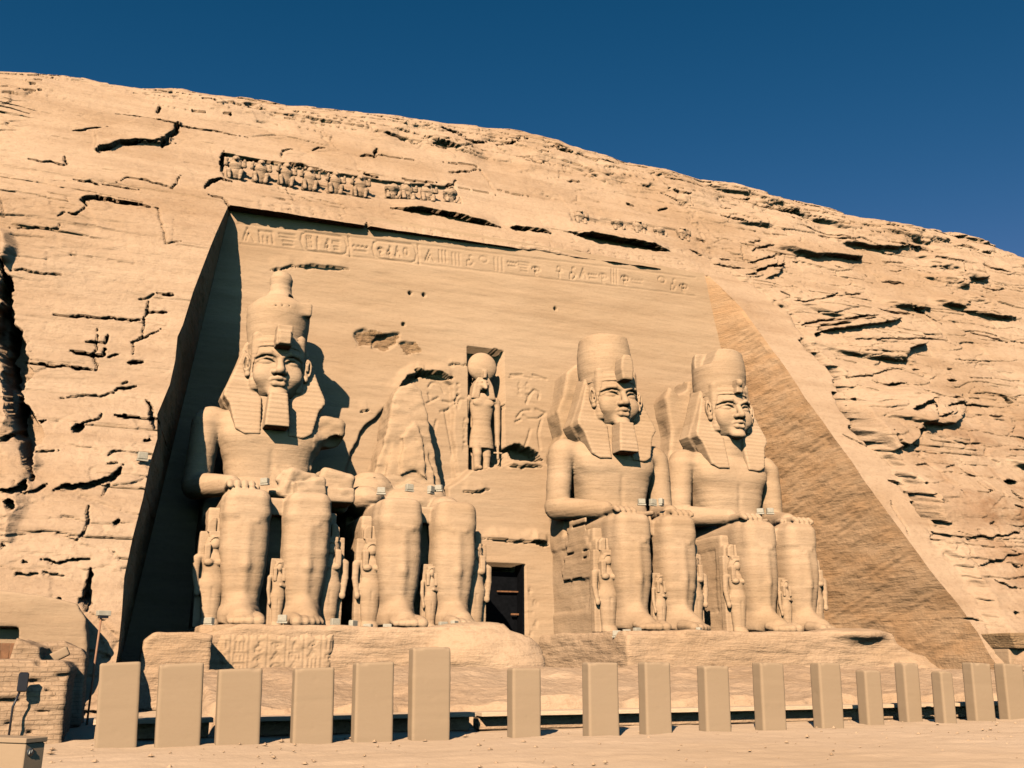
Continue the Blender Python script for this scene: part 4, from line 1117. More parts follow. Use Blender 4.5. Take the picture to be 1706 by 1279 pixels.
Vl, Ql = sheet(lambda z: -11.0, lambda z: float(x_left(z)), 200, 'cliff', None)
Vfl, Qfl = sheet(lambda z: -45.0, lambda z: -11.0, 60, 'cliff', None)
Vc, Qc = sheet(lambda z: float(x_left(27.0)), lambda z: float(x_right(27.0)), 400, 'cliff', None, zmin=z_top)
Vr, Qr = sheet(lambda z: float(x_right(z)), lambda z: 84.0, 640, 'cliff', None)
Vfr, Qfr = sheet(lambda z: 84.0, lambda z: 130.0, 60, 'cliff', None)
allV = []; allQ = []; off = 0
for V, Q in ((Vl, Ql), (Vfl, Qfl), (Vc, Qc), (Vr, Qr), (Vfr, Qfr)):
    allV.append(V); allQ.append(Q + off); off += len(V)
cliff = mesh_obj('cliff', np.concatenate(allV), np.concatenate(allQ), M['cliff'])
tag(cliff, kind='structure')

# ------------------------------------------------------------------ the temple front cut into the hill
temple = empty('rock_temple', (19.8, 52.0, 0))
tag(temple, 'flat temple front with carved inscription band cut into the hillside behind the colossi', 'temple')
def to_local(V, root):
    return V - np.array(root.location, np.float32)
def y_wall(z): return 51.35 + 0.068 * (z - 3.0)
def xc_left(z): return 3.75 - 0.130 * (27.0 - z)
def xc_right(z): return 35.9 + 0.128 * (28.0 - z)

RW = 0.068
nx_, nz_ = 540, int(27.0 / RW)
zz_ = np.linspace(0.5, 27.9, nz_)[:, None] + 0 * np.linspace(0, 1, nx_)[None, :]
uu_ = np.linspace(0, 1, nx_)[None, :]
Xw = (xc_left(zz_) + (xc_right(zz_) - xc_left(zz_)) * uu_).astype(np.float32)
Zw = zz_.astype(np.float32)
Dw = (0.10 * fbm2(Xw / 7, Zw / 5, 3, 401) + 0.03 * fbm2(Xw / 2.5, Zw / 0.5, 3, 402) + 0.015 * fbm2(Xw / 0.8, Zw / 0.18, 3, 403)).astype(np.float32)

def wp(pts, out=0.0):
    r = []
    for a, b in pts:
        Y = 52.2
        for _ in range(4):
            p = at_y(a, b, Y - out); Y = y_wall(p[2])
        r.append((p[0], p[2]))
    return r

def stroke(pts, width=0.06, depth=0.07): carve_line(Dw, Xw, Zw, pts, width, depth)
def wpatch(pts, amount, edge=0.04, seed=0, rag=0.0, out=0.0): patch(Dw, Xw, Zw, wp(pts, out), amount, edge, seed, rag)

# inscription band under the cornice
bt = np.array(wp([(396, 372), (1160, 462)])); bb = np.array(wp([(400, 406), (1160, 492)]))
def band_pt(u, v):
    t = bt[0] + (bt[1] - bt[0]) * u; b = bb[0] + (bb[1] - bb[0]) * u
    return tuple(b + (t - b) * v)
stroke([band_pt(0, 0), band_pt(1, 0)], 0.04, 0.06); stroke([band_pt(0, 1), band_pt(1, 1)], 0.04, 0.06)
R = random.Random(12)
def put_glyph(k, u0, u1, v0=0.12, v1=0.88, depth=0.11):
    for st_ in glyph(k, R):
        stroke([band_pt(u0 + (u1 - u0) * a, v0 + (v1 - v0) * b) for a, b in st_], 0.042, depth)
def cartouche(u0, u1, ks):
    rx = 0.012
    loop = [(u0 + rx, 0.95), (u1 - rx, 0.95), (u1 - rx * 0.3, 0.85), (u1, 0.5), (u1 - rx * 0.3, 0.15), (u1 - rx, 0.05), (u0 + rx, 0.05), (u0 + rx * 0.3, 0.15), (u0, 0.5), (u0 + rx * 0.3, 0.85), (u0 + rx, 0.95)]
    stroke([band_pt(*p) for p in loop], 0.05, 0.09)
    stroke([band_pt(u1 + 0.004, 0.0), band_pt(u1 + 0.004, 1.0)], 0.05, 0.09)
    n = len(ks)
    for i, k in enumerate(ks):
        a = u0 + rx * 0.8 + (u1 - u0 - 1.8 * rx) * i / n
        put_glyph(k, a, a + (u1 - u0 - 1.8 * rx) / n * 0.8, 0.2, 0.8)
put_glyph(10, 0.004, 0.03); put_glyph(5, 0.035, 0.065); put_glyph(9, 0.075, 0.105)
cartouche(0.115, 0.205, [7, 1, 3, 9]); put_glyph(2, 0.215, 0.245)
cartouche(0.255, 0.345, [11, 3, 10, 0])
u = 0.36
while u < 0.985:
    w_ = R.uniform(0.022, 0.034)
    if R.random() < 0.86: put_glyph(R.randrange(12), u, u + w_ * 0.85, R.uniform(0.1, 0.3), R.uniform(0.7, 0.92), R.uniform(0.05, 0.11))
    u += w_

# cracks and scars of the plain wall
for k, (pts, wd, dp, lp) in enumerate([([(453, 449), (470, 446), (490, 443)], 0.09, 0.16, 0.08), ([(492, 447), (520, 443), (550, 448), (580, 449)], 0.09, 0.18, 0.1),
        ([(655, 664), (668, 645), (680, 632), (700, 622), (725, 625), (755, 629)], 0.20, 0.5, 0.25), ([(690, 617), (703, 622)], 0.14, 0.4, 0.1),
        ([(745, 610), (780, 606)], 0.05, 0.1, 0.05), ([(845, 626), (880, 630), (905, 634)], 0.04, 0.08, 0.0), ([(600, 686), (615, 684)], 0.08, 0.2, 0.05), ([(640, 720), (641, 690)], 0.05, 0.12, 0.0)]):
    carve(Dw, Xw, Zw, wp(pts), wd, dp, lp, jag=0.08, seed=420 + k)
for a, b in ((683, 488), (706, 491), (925, 514), (672, 540)):
    c = wp([(a, b)])[0]; stroke([c, (c[0] + 0.02, c[1])], 0.09, 0.35)
wpatch([(592, 556), (605, 549), (632, 555), (640, 562), (622, 574), (596, 574)], -0.20, 0.10, 431, 0.25)
wpatch([(628, 560), (664, 556), (662, 570), (640, 582), (622, 578)], -0.26, 0.10, 432, 0.25)
wpatch([(664, 572), (690, 572), (702, 586), (676, 586)], -0.20, 0.10, 433, 0.25)
SCAR = [wp(q) for q in ([(592, 557), (605, 550), (632, 555), (640, 562), (622, 575), (596, 575)], [(626, 561), (664, 556), (664, 571), (640, 583), (620, 579)], [(664, 572), (690, 572), (704, 586), (676, 588)])]
scar_d = np.minimum.reduce([poly2(Xw, Zw, q) for q in SCAR]) + 0.22 * fbm2(Xw / 0.5, Zw / 0.35, 3, 461)
Dw += ((0.10 * fbm2(Xw / 0.22, Zw / 0.18, 3, 462)) * (scar_d < 0.05)).astype(np.float32)
wpatch([(655, 668), (672, 642), (700, 622), (738, 628), (752, 640), (760, 800), (560, 830), (600, 720)], -0.30, 0.12, 434, 0.2)
# king in relief on either side of the niche
Zf = lambda L: [(540 + 0.2229 * a, 520 + 0.2229 * b) for a, b in L]
for L in ([(790, 550), (812, 520), (850, 515), (885, 545), (905, 590)], [(780, 670), (820, 650), (862, 630)], [(900, 655), (950, 670), (980, 660), (1000, 620)],
          [(980, 660), (1000, 715), (1015, 650), (1050, 652)], [(985, 680), (930, 725), (880, 735)], [(915, 735), (930, 830), (960, 980), (1000, 1200)], [(850, 800), (835, 870)], [(790, 600), (800, 640)],
          [(1510, 680), (1540, 610), (1570, 580), (1605, 598)], [(1440, 785), (1478, 740)], [(1490, 735), (1540, 732)], [(1580, 725), (1650, 750)], [(1650, 760), (1600, 795), (1520, 795), (1488, 770)],
          [(1540, 880), (1525, 940), (1500, 1010)], [(1625, 800), (1600, 900), (1615, 1020)], [(1610, 610), (1602, 650)], [(1430, 820), (1470, 800)], [(1395, 470), (1480, 468)], [(1560, 470), (1660, 500)]):
    stroke(wp(Zf(L)), 0.06, 0.10)
for (cx, cy, n, s_) in ((1035, 790, 6, 30), (985, 520, 4, 30), (1440, 520, 3, 36), (1500, 520, 3, 36), (940, 480, 3, 30)):
    for k in range(n):
        for st_ in glyph(R.randrange(12), R):
            stroke(wp(Zf([(cx + a * s_, cy + 42 * k + (1 - b) * 34) for a, b in st_])), 0.03, 0.05)
# projecting masonry under the niche, with the lintel and the door
wpatch([(742, 812), (770, 796), (795, 776), (840, 770), (915, 772), (960, 800), (960, 1085), (742, 1085)], 0.9, 0.10, 441, 0.12, 0.5)
carve(Dw, Xw, Zw, wp([(845, 748), (860, 752), (880, 758), (902, 766)]), 0.42, 1.3, 0.0, seed=442)
carve(Dw, Xw, Zw, wp([(815, 757), (840, 768)], 0.5), 0.16, 0.6, 0.0, seed=443)
carve(Dw, Xw, Zw, wp([(812, 776), (850, 776), (905, 778)], 0.9), 0.10, 0.25, 0.15, jag=0.1, seed=444)
carve(Dw, Xw, Zw, wp([(805, 896), (840, 899), (870, 903), (890, 902), (912, 906)], 0.9), 0.10, 0.25, 0.2, jag=0.15, seed=445)
carve(Dw, Xw, Zw, wp([(885, 900), (912, 908)], 0.9), 0.16, 0.6, 0.2, seed=446)
carve(Dw, Xw, Zw, wp([(770, 820), (800, 822), (818, 816)], 0.9), 0.07, 0.3, 0.1, seed=447)
for k in range(6):
    c = wp([(884 + (k % 2) * 9, 985 + 18 * k)], 0.9)[0]
    for st_ in glyph(R.randrange(12), R):
        stroke([(c[0] + (a - 0.5) * 0.35, c[1] + (b - 0.5) * 0.4) for a, b in st_], 0.035, 0.06)
# openings: the god's niche and the doorway are real holes in the sheet
nich = wp([(779, 577), (834, 582)])
NX0, NX1, NZ1, NZ0 = nich[0][0], nich[1][0] + 0.15, nich[0][1], 12.2
DRX0, DRX1, DRZ1 = 18.75, wp([(874, 942)], 0.9)[0][0], wp([(850, 940)], 0.9)[0][1]
jn = 0.05 * fbm2(Xw * 1.5, Zw * 1.5, 2, 451)
inn = (Xw + jn > NX0) & (Xw + jn < NX1) & (Zw + jn < NZ1) & (Zw > NZ0 + 0.25 * (Xw - NX0))
jd = 0.12 * fbm2(Xw * 1.1, Zw * 1.1, 3, 452)
ind = (Xw > DRX0) & (Xw + 0.4 * jd < DRX1 + 0.02 * (DRZ1 - Zw)) & (Zw + jd < DRZ1)
Dw = np.where(inn, -1.15 + 0.3 * Dw, Dw)
Dw = np.where(ind, -6.5, Dw)
Vw = np.stack([Xw, y_wall(Zw) - Dw, Zw], -1).reshape(-1, 3).astype(np.float32)
i = np.arange(nz_ - 1)[:, None] * nx_ + np.arange(nx_ - 1)[None, :]
Qw = np.stack([i, i + 1, i + nx_ + 1, i + nx_], -1).reshape(-1, 4)
fw_ = mesh_obj('facade_wall', to_local(Vw, temple), Qw, M['wall'], temple)
fw_.data.materials.append(M['brown'])
if len(fw_.data.polygons) == len(Qw):
    fw_.data.polygons.foreach_set('material_index', (scar_d.reshape(-1)[Qw[:, 0]] < 0).astype(np.int32))

# reveals: from the wall's corner out to the edge of the hill
def reveal(V, ncol, col, side, seed):
    G = V.reshape(-1, ncol, 3)[:, col, :]
    zlim = 28.05 if side > 0 else 27.0
    E = G[(G[:, 2] < zlim) & (np.arange(len(G)) < len(zrow))]
    nu = 200
    t = np.linspace(0, 1, nu)[None, :]
    zc = E[:, 2:3] + 0 * t
    xc = xc_right(zc) if side > 0 else xc_left(zc)
    cz = zc
    X = xc + (E[:, 0:1] - xc) * t; Y = y_wall(zc) + 0.15 + (E[:, 1:2] - y_wall(zc) - 0.15) * t; Z = cz
    d = 0.16 * fbm(X * 0, Y / 3.0, Z / 1.6, 4, seed) + 0.05 * fbm(X * 0, Y / 0.8, Z / 0.45, 3, seed + 1)
    zt = Z + 0.35 * (Y - 52)         # tilted bedding
    d += 0.07 * vnoise2(zt * 1.8, zt * 0, seed + 2) + 0.05 * vnoise2(zt * 5, Y * 0.2, seed + 3)
    rag = fbm2(Y / 1.6, zt / 0.5, 4, seed + 5)
    d += 0.08 * rag + 0.03 * fbm2(Y / 0.35, zt / 0.2, 3, seed + 6)
    d = 0.6 * d * np.minimum(1, (1 - t) * 12) * np.minimum(1, t * 20)
    d = d * np.minimum(1, np.abs(Y - y_wall(Z)) / 1.5)
    V2 = np.stack([X - side * d, Y, Z], -1).reshape(-1, 3)
    nr = len(E)
    i = np.arange(nr - 1)[:, None] * nu + np.arange(nu - 1)[None, :]
    Q = np.stack([i, i + 1, i + nu + 1, i + nu], -1).reshape(-1, 4)
    mesh_obj('reveal', to_local(V2.astype(np.float32), temple), Q, M['reveal'], temple)
reveal(Vr, 640, 0, 1, 501)
reveal(Vl, 200, -1, -1, 511)
# soffit under the cornice
E = Vc.reshape(-1, 400, 3)[0]
top = E.copy(); top[:, 1] = 53.3; top[:, 2] += 0.05
Vs = np.concatenate([E, top]); i = np.arange(399)
mesh_obj('soffit', to_local(Vs, temple), np.stack([i, i + 1, i + 401, i + 400], 1), M['wall'], temple)

def boxes(bs):
    """list of (cx, cy, cz, hx, hy, hz, rot z) -> one bevelled mesh's vertices and faces"""
    V = []; Fc = []
    for bdef in bs:
        cx, cy, cz, hx, hy, hz = bdef[:6]; a = bdef[6] if len(bdef) > 6 else 0.0
        bv = bdef[7] if len(bdef) > 7 else min(hx, hy, hz) * 0.15
        base = len(V)
        P = []
        for sz in (-1, 1):
            for ring in ((1, 0), (0, 1)) if sz < 0 else ((0, 1), (1, 0)):
                ix, iz = (bv, 0.0) if ring[0] else (0.0, bv)
                x0, y0 = hx - ix, hy - ix
                zz = sz * (hz - (iz if ring[1] else 0))
                c = bv * 0.6
                for (px_, py_) in ((x0 - c, -y0), (x0, -y0 + c), (x0, y0 - c), (x0 - c, y0), (-x0 + c, y0), (-x0, y0 - c), (-x0, -y0 + c), (-x0 + c, -y0)):
                    P.append((cx + px_ * cos(a) - py_ * sin(a), cy + px_ * sin(a) + py_ * cos(a), cz + zz))
        V += P
        for r in range(3):
            for k in range(8):
                k2 = (k + 1) % 8
                Fc.append((base + r * 8 + k, base + r * 8 + k2, base + (r + 1) * 8 + k2, base + (r + 1) * 8 + k))
        Fc.append(tuple(base + k for k in range(7, -1, -1)))
        Fc.append(tuple(base + 24 + k for k in range(8)))
    return V, Fc

def box_obj(name, bs, mat, parent=None):
    V, Fc = boxes(bs)
    return mesh_obj(name, V, Fc, mat, parent, smooth=False)

box_obj('jamb_shade_lining', [(DRX1 - 0.06 - 19.8, 51.35 - 52.0, 3.6, 0.03, 0.55, 3.4)], M['door_shade'], temple)  # black lining added to keep the right jamb in painted shade
# timbers inside the entrance, before a black panel that stands in for its shade
tx, ty = temple.location[0], temple.location[1]
box_obj('doorway_shade_panel', [(20.35 - tx, 51.75 - ty, 3.7, 1.5, 0.08, 2.9)], M['door_shade'], temple)
box_obj('door_rail', [(20.7 - tx, 51.5 - ty, 5.5, 0.9, 0.05, 0.04)], M['wood'], temple)
box_obj('door_rail', [(21.1 - tx, 51.4 - ty, 4.25, 0.5, 0.05, 0.05)], M['wood'], temple)

# ------------------------------------------------------------------ terrace under the colossi
def pedestal(name, label, x0, x1, yf, rock, seed):
    root = empty(name, ((x0 + x1) / 2, yf, 0)); tag(root, label, 'pedestal')
    v = Vol((x0 - root.location[0] - 0.8, -2.2, -0.3), (x1 - root.location[0] + 0.8, 12.5, 4.2), 0.105)
    hx = (x1 - x0) / 2
    v.box((0, 6.0, 1.55), (hx, 6.0, 1.55), 0.12, 0)
    rock(v, hx)
    v.rough(0.10, (0.55, 0.55, 1.2), 4, seed)
    v.rough(0.05, (2.0, 2.0, 2.6), 3, seed + 1)
    sculpt('block', v, M['rubble'], root, 0.05, 0.04, seed)
    return root
def rock_l(v, hx):
    # great worn lump where the right-hand corner has fallen, slumping toward the doorway
    v.ell((hx - 1.6, 0.9, 1.9), (3.2, 1.9, 1.45), 0.35)
    v.ell((hx - 0.5, 0.3, 1.2), (2.0, 1.5, 1.3), 0.3)
    v.box((hx + 0.3, 3.0, 2.7), (0.9, 3.0, 0.9), 0.2, 0.3, True, rot=[('y', 0.5)])
    v.box((-hx + 0.4, -0.1, 3.05), (0.8, 0.7, 0.25), 0.1, 0.2, True, rot=[('y', -0.3)])
def rock_r(v, hx):
    v.ell((4.5, 0.9, 3.0), (2.2, 1.5, 0.35), 0.3)
    v.box((-hx + 0.5, -0.2, 3.2), (2.5, 0.5, 0.3), 0.1, 0.1, True)
    v.box((hx, 1.5, 3.3), (1.6, 3.0, 1.3), 0.3, 0.3, True, rot=[('y', 0.35)])
    v.ell((hx - 0.6, 0.6, 0.5), (2.4, 1.9, 1.3), 0.4)
pl = pedestal('stone_pedestal', 'inscribed pedestal under the two left colossi with a worn lump at its right corner', 3.15, 16.6, 40.3, rock_l, 601)
pr = pedestal('stone_pedestal', 'rough sandstone pedestal under the two right-hand colossi', 21.9, 39.6, 40.3, rock_r, 611)
def inscribed(parent, x0, x1, z0, z1, y, seed, n_cols):
    nx, nz = int((x1 - x0) / 0.045), int((z1 - z0) / 0.045)
    X, Z = np.meshgrid(np.linspace(x0, x1, nx), np.linspace(z0, z1, nz))
    X = X.astype(np.float32); Z = Z.astype(np.float32)
    D = (0.05 * fbm2(X / 0.9, Z / 0.5, 4, seed)).astype(np.float32)
    R = random.Random(seed)
    cw = (x1 - x0) / n_cols
    for c in range(n_cols):
        carve_line(D, X, Z, [(x0 + cw * c, z0), (x0 + cw * c, z1)], 0.028, 0.035)
        zz = z1 - 0.12
        while zz > z0 + 0.5:
            hgt = R.uniform(0.32, 0.5)
            for st_ in glyph(R.randrange(12), R):
                carve_line(D, X, Z, [(x0 + cw * (c + 0.15 + 0.7 * a), zz - hgt * (1 - b) * 0.85) for a, b in st_], 0.032, 0.045)
            zz -= hgt
    e = np.minimum(np.minimum(X - x0, x1 - X), np.minimum(Z - z0, z1 - Z))
    D += (0.035 * fbm2(X / 0.4, Z / 0.35, 3, seed + 2)).astype(np.float32)
    D -= (0.35 * (1 - sstep(0, 0.45, e + 0.05 * vnoise2(X * 3, Z * 3, seed)))).astype(np.float32)
    V = np.stack([X, y - D, Z], -1).reshape(-1, 3)
    i = np.arange(nz - 1)[:, None] * nx + np.arange(nx - 1)[None, :]
    Q = np.stack([i, i + 1, i + nx + 1, i + nx], -1).reshape(-1, 4)
    mesh_obj('inscription', to_local(V, parent), Q, M['statue'], parent)
inscribed(pl, 3.6, 8.6, 0.9, 3.02, 40.16, 621, 7)

st = empty('stone_step', (1.9, 38.6, 0)); tag(st, 'low broken masonry block stepping down left of the inscribed pedestal', 'stone block')
v = Vol((-1.8, -1.2, -0.2), (1.8, 2.2, 3.2), 0.07)
v.prism([(-1.05, 0), (1.6, 0), (1.5, 2.6), (0.9, 2.72), (-0.5, 2.7), (-0.85, 2.35), (-0.95, 1.2)], -0.5, 1.6, 0.1, 0)
v.rough(0.08, (0.9, 0.9, 1.6), 4, 631)
sculpt('masonry', v, M['rubble'], st, 0.04, 0.04, 632)

# ------------------------------------------------------------------ small standing figures at the legs
def standing(v, s=1.0, plumes=True, woman=True):
    v.box((0, 0.35, 2.1), (0.56, 0.22, 2.1), 0.05, 0)
    sh = 0.56
    v.column([(0.0, 0, -0.12, 0.36, 0.42), (0.18, 0, -0.10, 0.34, 0.36), (0.35, 0, 0.0, 0.31, 0.26), (1.2, 0, 0, 0.36, 0.30), (1.9, 0, 0, 0.46, 0.34), (2.35, 0, 0, 0.36, 0.28), (2.8, 0, 0, 0.42, 0.30), (3.1, 0, 0.02, 0.44, 0.26), (3.25, 0, 0.05, 0.22, 0.2)], 0.04)
    if woman:
        for sx in (-1, 1): v.ell((sx * 0.20, -0.26, 2.78), (0.17, 0.16, 0.16), 0.05)
    for sx in (-1, 1):
        v.ell((sx * 0.50, 0.05, 3.05), (0.17, 0.19, 0.15), 0.08)
        if not woman and sx > 0:
            v.path([(sx * 0.56, 0, 3.0), (sx * 0.62, -0.02, 2.45), (0.1, -0.32, 2.55)], [0.14, 0.13, 0.11], 0.04)
        else:
            v.path([(sx * 0.58, 0.0, 3.0), (sx * 0.60, 0.0, 2.3), (sx * 0.52, -0.06, 1.62)], [0.14, 0.125, 0.10], 0.03)
            v.ell((sx * 0.51, -0.10, 1.5), (0.11, 0.12, 0.18), 0.03)
    v.path([(0, -0.33, 1.7), (0, -0.31, 0.4)], 0.03, 0.06, True)
    v.cone((0, 0.0, 3.15), (0, -0.02, 3.4), 0.15, 0.14, 0.05)
def figure_head(v, plumes):
    v.ell((0, -0.05, 3.62), (0.24, 0.27, 0.32), 0)
    v.cone((0, -0.30, 3.70), (0, -0.36, 3.58), 0.03, 0.055, 0.03)
    v.path([(-0.09, -0.29, 3.47), (0.09, -0.29, 3.47)], 0.03, 0.02)
    for sx in (-1, 1): v.ell((sx * 0.10, -0.28, 3.69), (0.07, 0.04, 0.03), 0.02, True)
    v.column([(3.42, 0, 0.12, 0.38, 0.26), (3.75, 0, 0.06, 0.35, 0.30), (3.98, 0, 0.02, 0.26, 0.26)], 0.04)
    v.ell((0, -0.12, 3.60), (0.21, 0.3, 0.29), 0.02, True)
    v.ell((0, -0.02, 3.62), (0.22, 0.26, 0.30), 0.02)
    for sx in (-1, 1):
        v.box((sx * 0.27, -0.10, 3.18), (0.11, 0.22, 0.40), 0.05, 0.04)
    if plumes:
        v.box((0, 0.08, 4.06), (0.26, 0.24, 0.12), 0.03, 0.02)
        for sx in (-1, 1):
            v.prism([(sx * 0.01, 4.1), (sx * 0.33, 4.15), (sx * 0.32, 4.62), (sx * 0.18, 4.82), (sx * 0.01, 4.8)], 0.0, 0.3, 0.05, 0)
    else:
        v.box((0, 0.10, 3.95), (0.30, 0.25, 0.10), 0.03, 0.03)
def make_figure(name, plumes, woman, seed):
    root = empty(name, (0, 0, 0))
    v = Vol((-0.9, -0.7, -0.05), (0.9, 0.7, 4.4), 0.04)
    standing(v, 1.0, plumes, woman)
    sculpt('body', v, M['statue'], root, 0.015, 0.008, seed)
    v = Vol((-0.6, -0.6, 2.6), (0.6, 0.6, 5.0), 0.03)
    figure_head(v, plumes)
    sculpt('wigged_head', v, M['statue'], root, 0.008, 0.005, seed + 1)
    return root
queen0 = make_figure('queen_statue', True, True, 701)
prince0 = make_figure('child_statue', False, False, 711)
KING = {'c1': 'the colossus with the bottle-shaped crown', 'c2': 'the ruined colossus', 'c3': 'the colossus right of the door', 'c4': 'the beardless colossus'}
first = True
for key in ('c1', 'c2', 'c3', 'c4'):
    ox = STATUE_X[key]
    for sx, side in ((-1, 'left'), (1, 'right')):
        o = queen0 if first else copy_tree(queen0)
        first = False
        o.location = (ox + sx * 2.56, 44.6, 3.1); o.scale = (1.22, 1.05, 0.99)
        tag(o, 'tall-plumed queen statue at the %s leg of %s' % (side, KING[key]), 'statue', 'queen statues beside the colossal legs')
for k, key in enumerate(('c1', 'c2', 'c3', 'c4')):
    o = prince0 if k == 0 else copy_tree(prince0)
    o.location = (STATUE_X[key] + 0.22, 44.1, 3.1); o.scale = (0.70, 0.7, 0.72)
    tag(o, 'small child statue between the shins of %s' % KING[key], 'statue', 'child statues between the colossal legs')

# ------------------------------------------------------------------ falcon-headed god in the niche
god = empty('falcon_god_statue', (19.12, 52.45, 12.45)); tag(god, 'falcon-headed god statue carrying a great sun disc in the wall niche', 'statue')
v = Vol((-1.4, -0.9, -0.1), (1.4, 0.9, 5.4), 0.045)
for sx, yy in ((-1, -0.25), (1, 0.05)):
    v.path([(sx * 0.33, yy, 0.15), (sx * 0.34, yy, 1.0), (sx * 0.33, 0, 1.9)], [0.20, 0.27, 0.34], 0.05)
    v.cone((sx * 0.33, yy, 0.1), (sx * 0.33, yy - 0.5, 0.08), 0.2, 0.14, 0.05)
v.column([(1.35, 0, 0, 0.78, 0.42), (2.2, 0, 0, 0.70, 0.40), (2.75, 0, 0, 0.58, 0.34), (3.05, 0, 0, 0.60, 0.36), (3.9, 0, 0, 0.76, 0.42), (4.45, 0, 0, 0.82, 0.38), (4.75, 0, 0.05, 0.40, 0.3)], 0.05)
for sx in (-1, 1):
    v.ell((sx * 0.86, 0.02, 4.35), (0.26, 0.26, 0.26), 0.08)
    v.path([(sx * 0.98, 0.0, 4.3), (sx * 1.02, 0.0, 3.0), (sx * 1.0, -0.05, 1.9)], [0.21, 0.19, 0.15], 0.03)
    v.ell((sx * 1.0, -0.08, 1.72), (0.16, 0.17, 0.24), 0.04)
    v.ell((sx * 0.34, -0.33, 4.1), (0.33, 0.12, 0.22), 0.08)
v.path([(0.98, -0.2, 1.55), (0.98, -0.2, 0.8)], 0.08, 0.02); v.path([(0.75, -0.2, 1.15), (1.22, -0.2, 1.15)], 0.07, 0.02)
v.box((0, 0.55, 2.4), (0.6, 0.3, 2.4), 0.05, 0.03)
sculpt('body', v, M['statue'], god, 0.015, 0.012, 731)
v = Vol((-1.0, -1.1, 4.0), (1.0, 0.8, 6.0), 0.04)
v.ell((0, -0.10, 5.25), (0.42, 0.46, 0.42), 0)
v.cone((0, -0.42, 5.18), (0, -0.74, 4.92), 0.24, 0.09, 0.1)
v.ell((-0.2, -0.5, 5.32), (0.1, 0.08, 0.08), 0.03, True); v.ell((0.2, -0.5, 5.32), (0.1, 0.08, 0.08), 0.03, True)
v.prism([(-0.35, 5.7), (0.35, 5.7), (0.62, 5.2), (0.78, 4.35), (0.25, 4.3), (0.2, 4.9), (-0.2, 4.9), (-0.25, 4.3), (-0.78, 4.35), (-0.62, 5.2)], -0.38, 0.4, 0.1, 0.08)
sculpt('falcon_head', v, M['statue'], god, 0.012, 0.01, 741)
v = Vol((-1.2, -0.9, 5.3), (1.2, 0.9, 7.6), 0.05)
v.ell((0, -0.02, 6.42), (0.93, 0.46, 0.93), 0)
v.prism([(-0.1, 5.6), (0.1, 5.6), (0.12, 6.1), (-0.12, 6.1)], -0.62, -0.3, 0.05, 0.05)
sculpt('sun_disc', v, M['statue'], god, 0.012, 0.01, 751)

# ------------------------------------------------------------------ squatting baboons along the cornice
def baboon(seed, worn):
    v = Vol((-0.75, -0.75, -0.05), (0.75, 0.75, 1.75), 0.042)
    R = random.Random(seed)
    v.ell((0, 0.15, 0.62), (0.42, 0.40, 0.55), 0)
    v.ell((0, 0.05, 0.98), (0.46, 0.42, 0.36), 0.1)
    if worn < 2:
        v.ell((0, -0.10, 1.36), (0.25, 0.27, 0.23), 0.06)
        v.cone((0, -0.25, 1.32), (0, -0.46, 1.26), 0.13, 0.09, 0.05)
    for sx in (-1, 1):
        v.path([(sx * 0.34, 0.1, 0.25), (sx * 0.36, -0.34, 0.52), (sx * 0.30, -0.38, 0.08)], [0.17, 0.14, 0.11], 0.05)
        if worn < 1 or R.random() < 0.6:
            v.path([(sx * 0.40, 0.0, 1.05), (sx * 0.56, -0.22, 0.92), (sx * 0.52, -0.36, 1.22)], [0.14, 0.11, 0.09], 0.04)
    v.box((0, 0.45, 0.75), (0.35, 0.35, 0.75), 0.1, 0.05)
    if worn: v.rough(0.10 * worn, (2, 2, 2), 3, seed)
    return v
bab = []
for k, wn in enumerate((0, 0, 1, 2)):
    root = empty('baboon_statue', (0, 0, 0))
    sculpt('figure', baboon(760 + k, wn), M['cliff'], root, 0.03, 0.02, 770 + k)
    bab.append(root)
ordn = ['first', 'second', 'third', 'fourth', 'fifth', 'sixth', 'seventh', 'eighth', 'ninth', 'tenth']
spots = [((390, 301), 0), ((432, 307), 1), ((474, 312), 0), ((514, 319), 1), ((556, 325), 1), ((598, 331), 0), ((652, 333), 3), ((676, 335), 2), ((710, 338), 2), ((749, 340), 3)]
used = set()
for k, ((px, py), t) in enumerate(spots):
    c = hit(px, py, -0.40)
    o = bab[t] if t not in used else copy_tree(bab[t])
    used.add(t)
    o.location = (c[0], c[1] - 0.22, c[2] - 0.12); o.rotation_euler = (0, 0, 0.05 * ((k * 7) % 5 - 2))
    o.scale = (0.98, 0.9, 1.02 if k < 6 else 0.85)
    tag(o, '%s squatting baboon statue from the left in the cornice row%s' % (ordn[k], ', badly worn' if k > 5 else ''), 'statue', 'squatting baboons along the cornice')
for k, (px, py) in enumerate(((966, 372), (1030, 383), (1064, 389), (1100, 396), (1138, 400))):
    c = hit(px, py, -0.25)
    o = copy_tree(bab[3 if k % 2 else 2])
    o.location = (c[0], c[1] + 0.05, c[2] - 0.1); o.scale = (0.95, 0.75, 0.72)
    tag(o, '%s eroded baboon stump from the left above the cornice\'s right half' % ordn[k], 'statue', 'squatting baboons along the cornice')

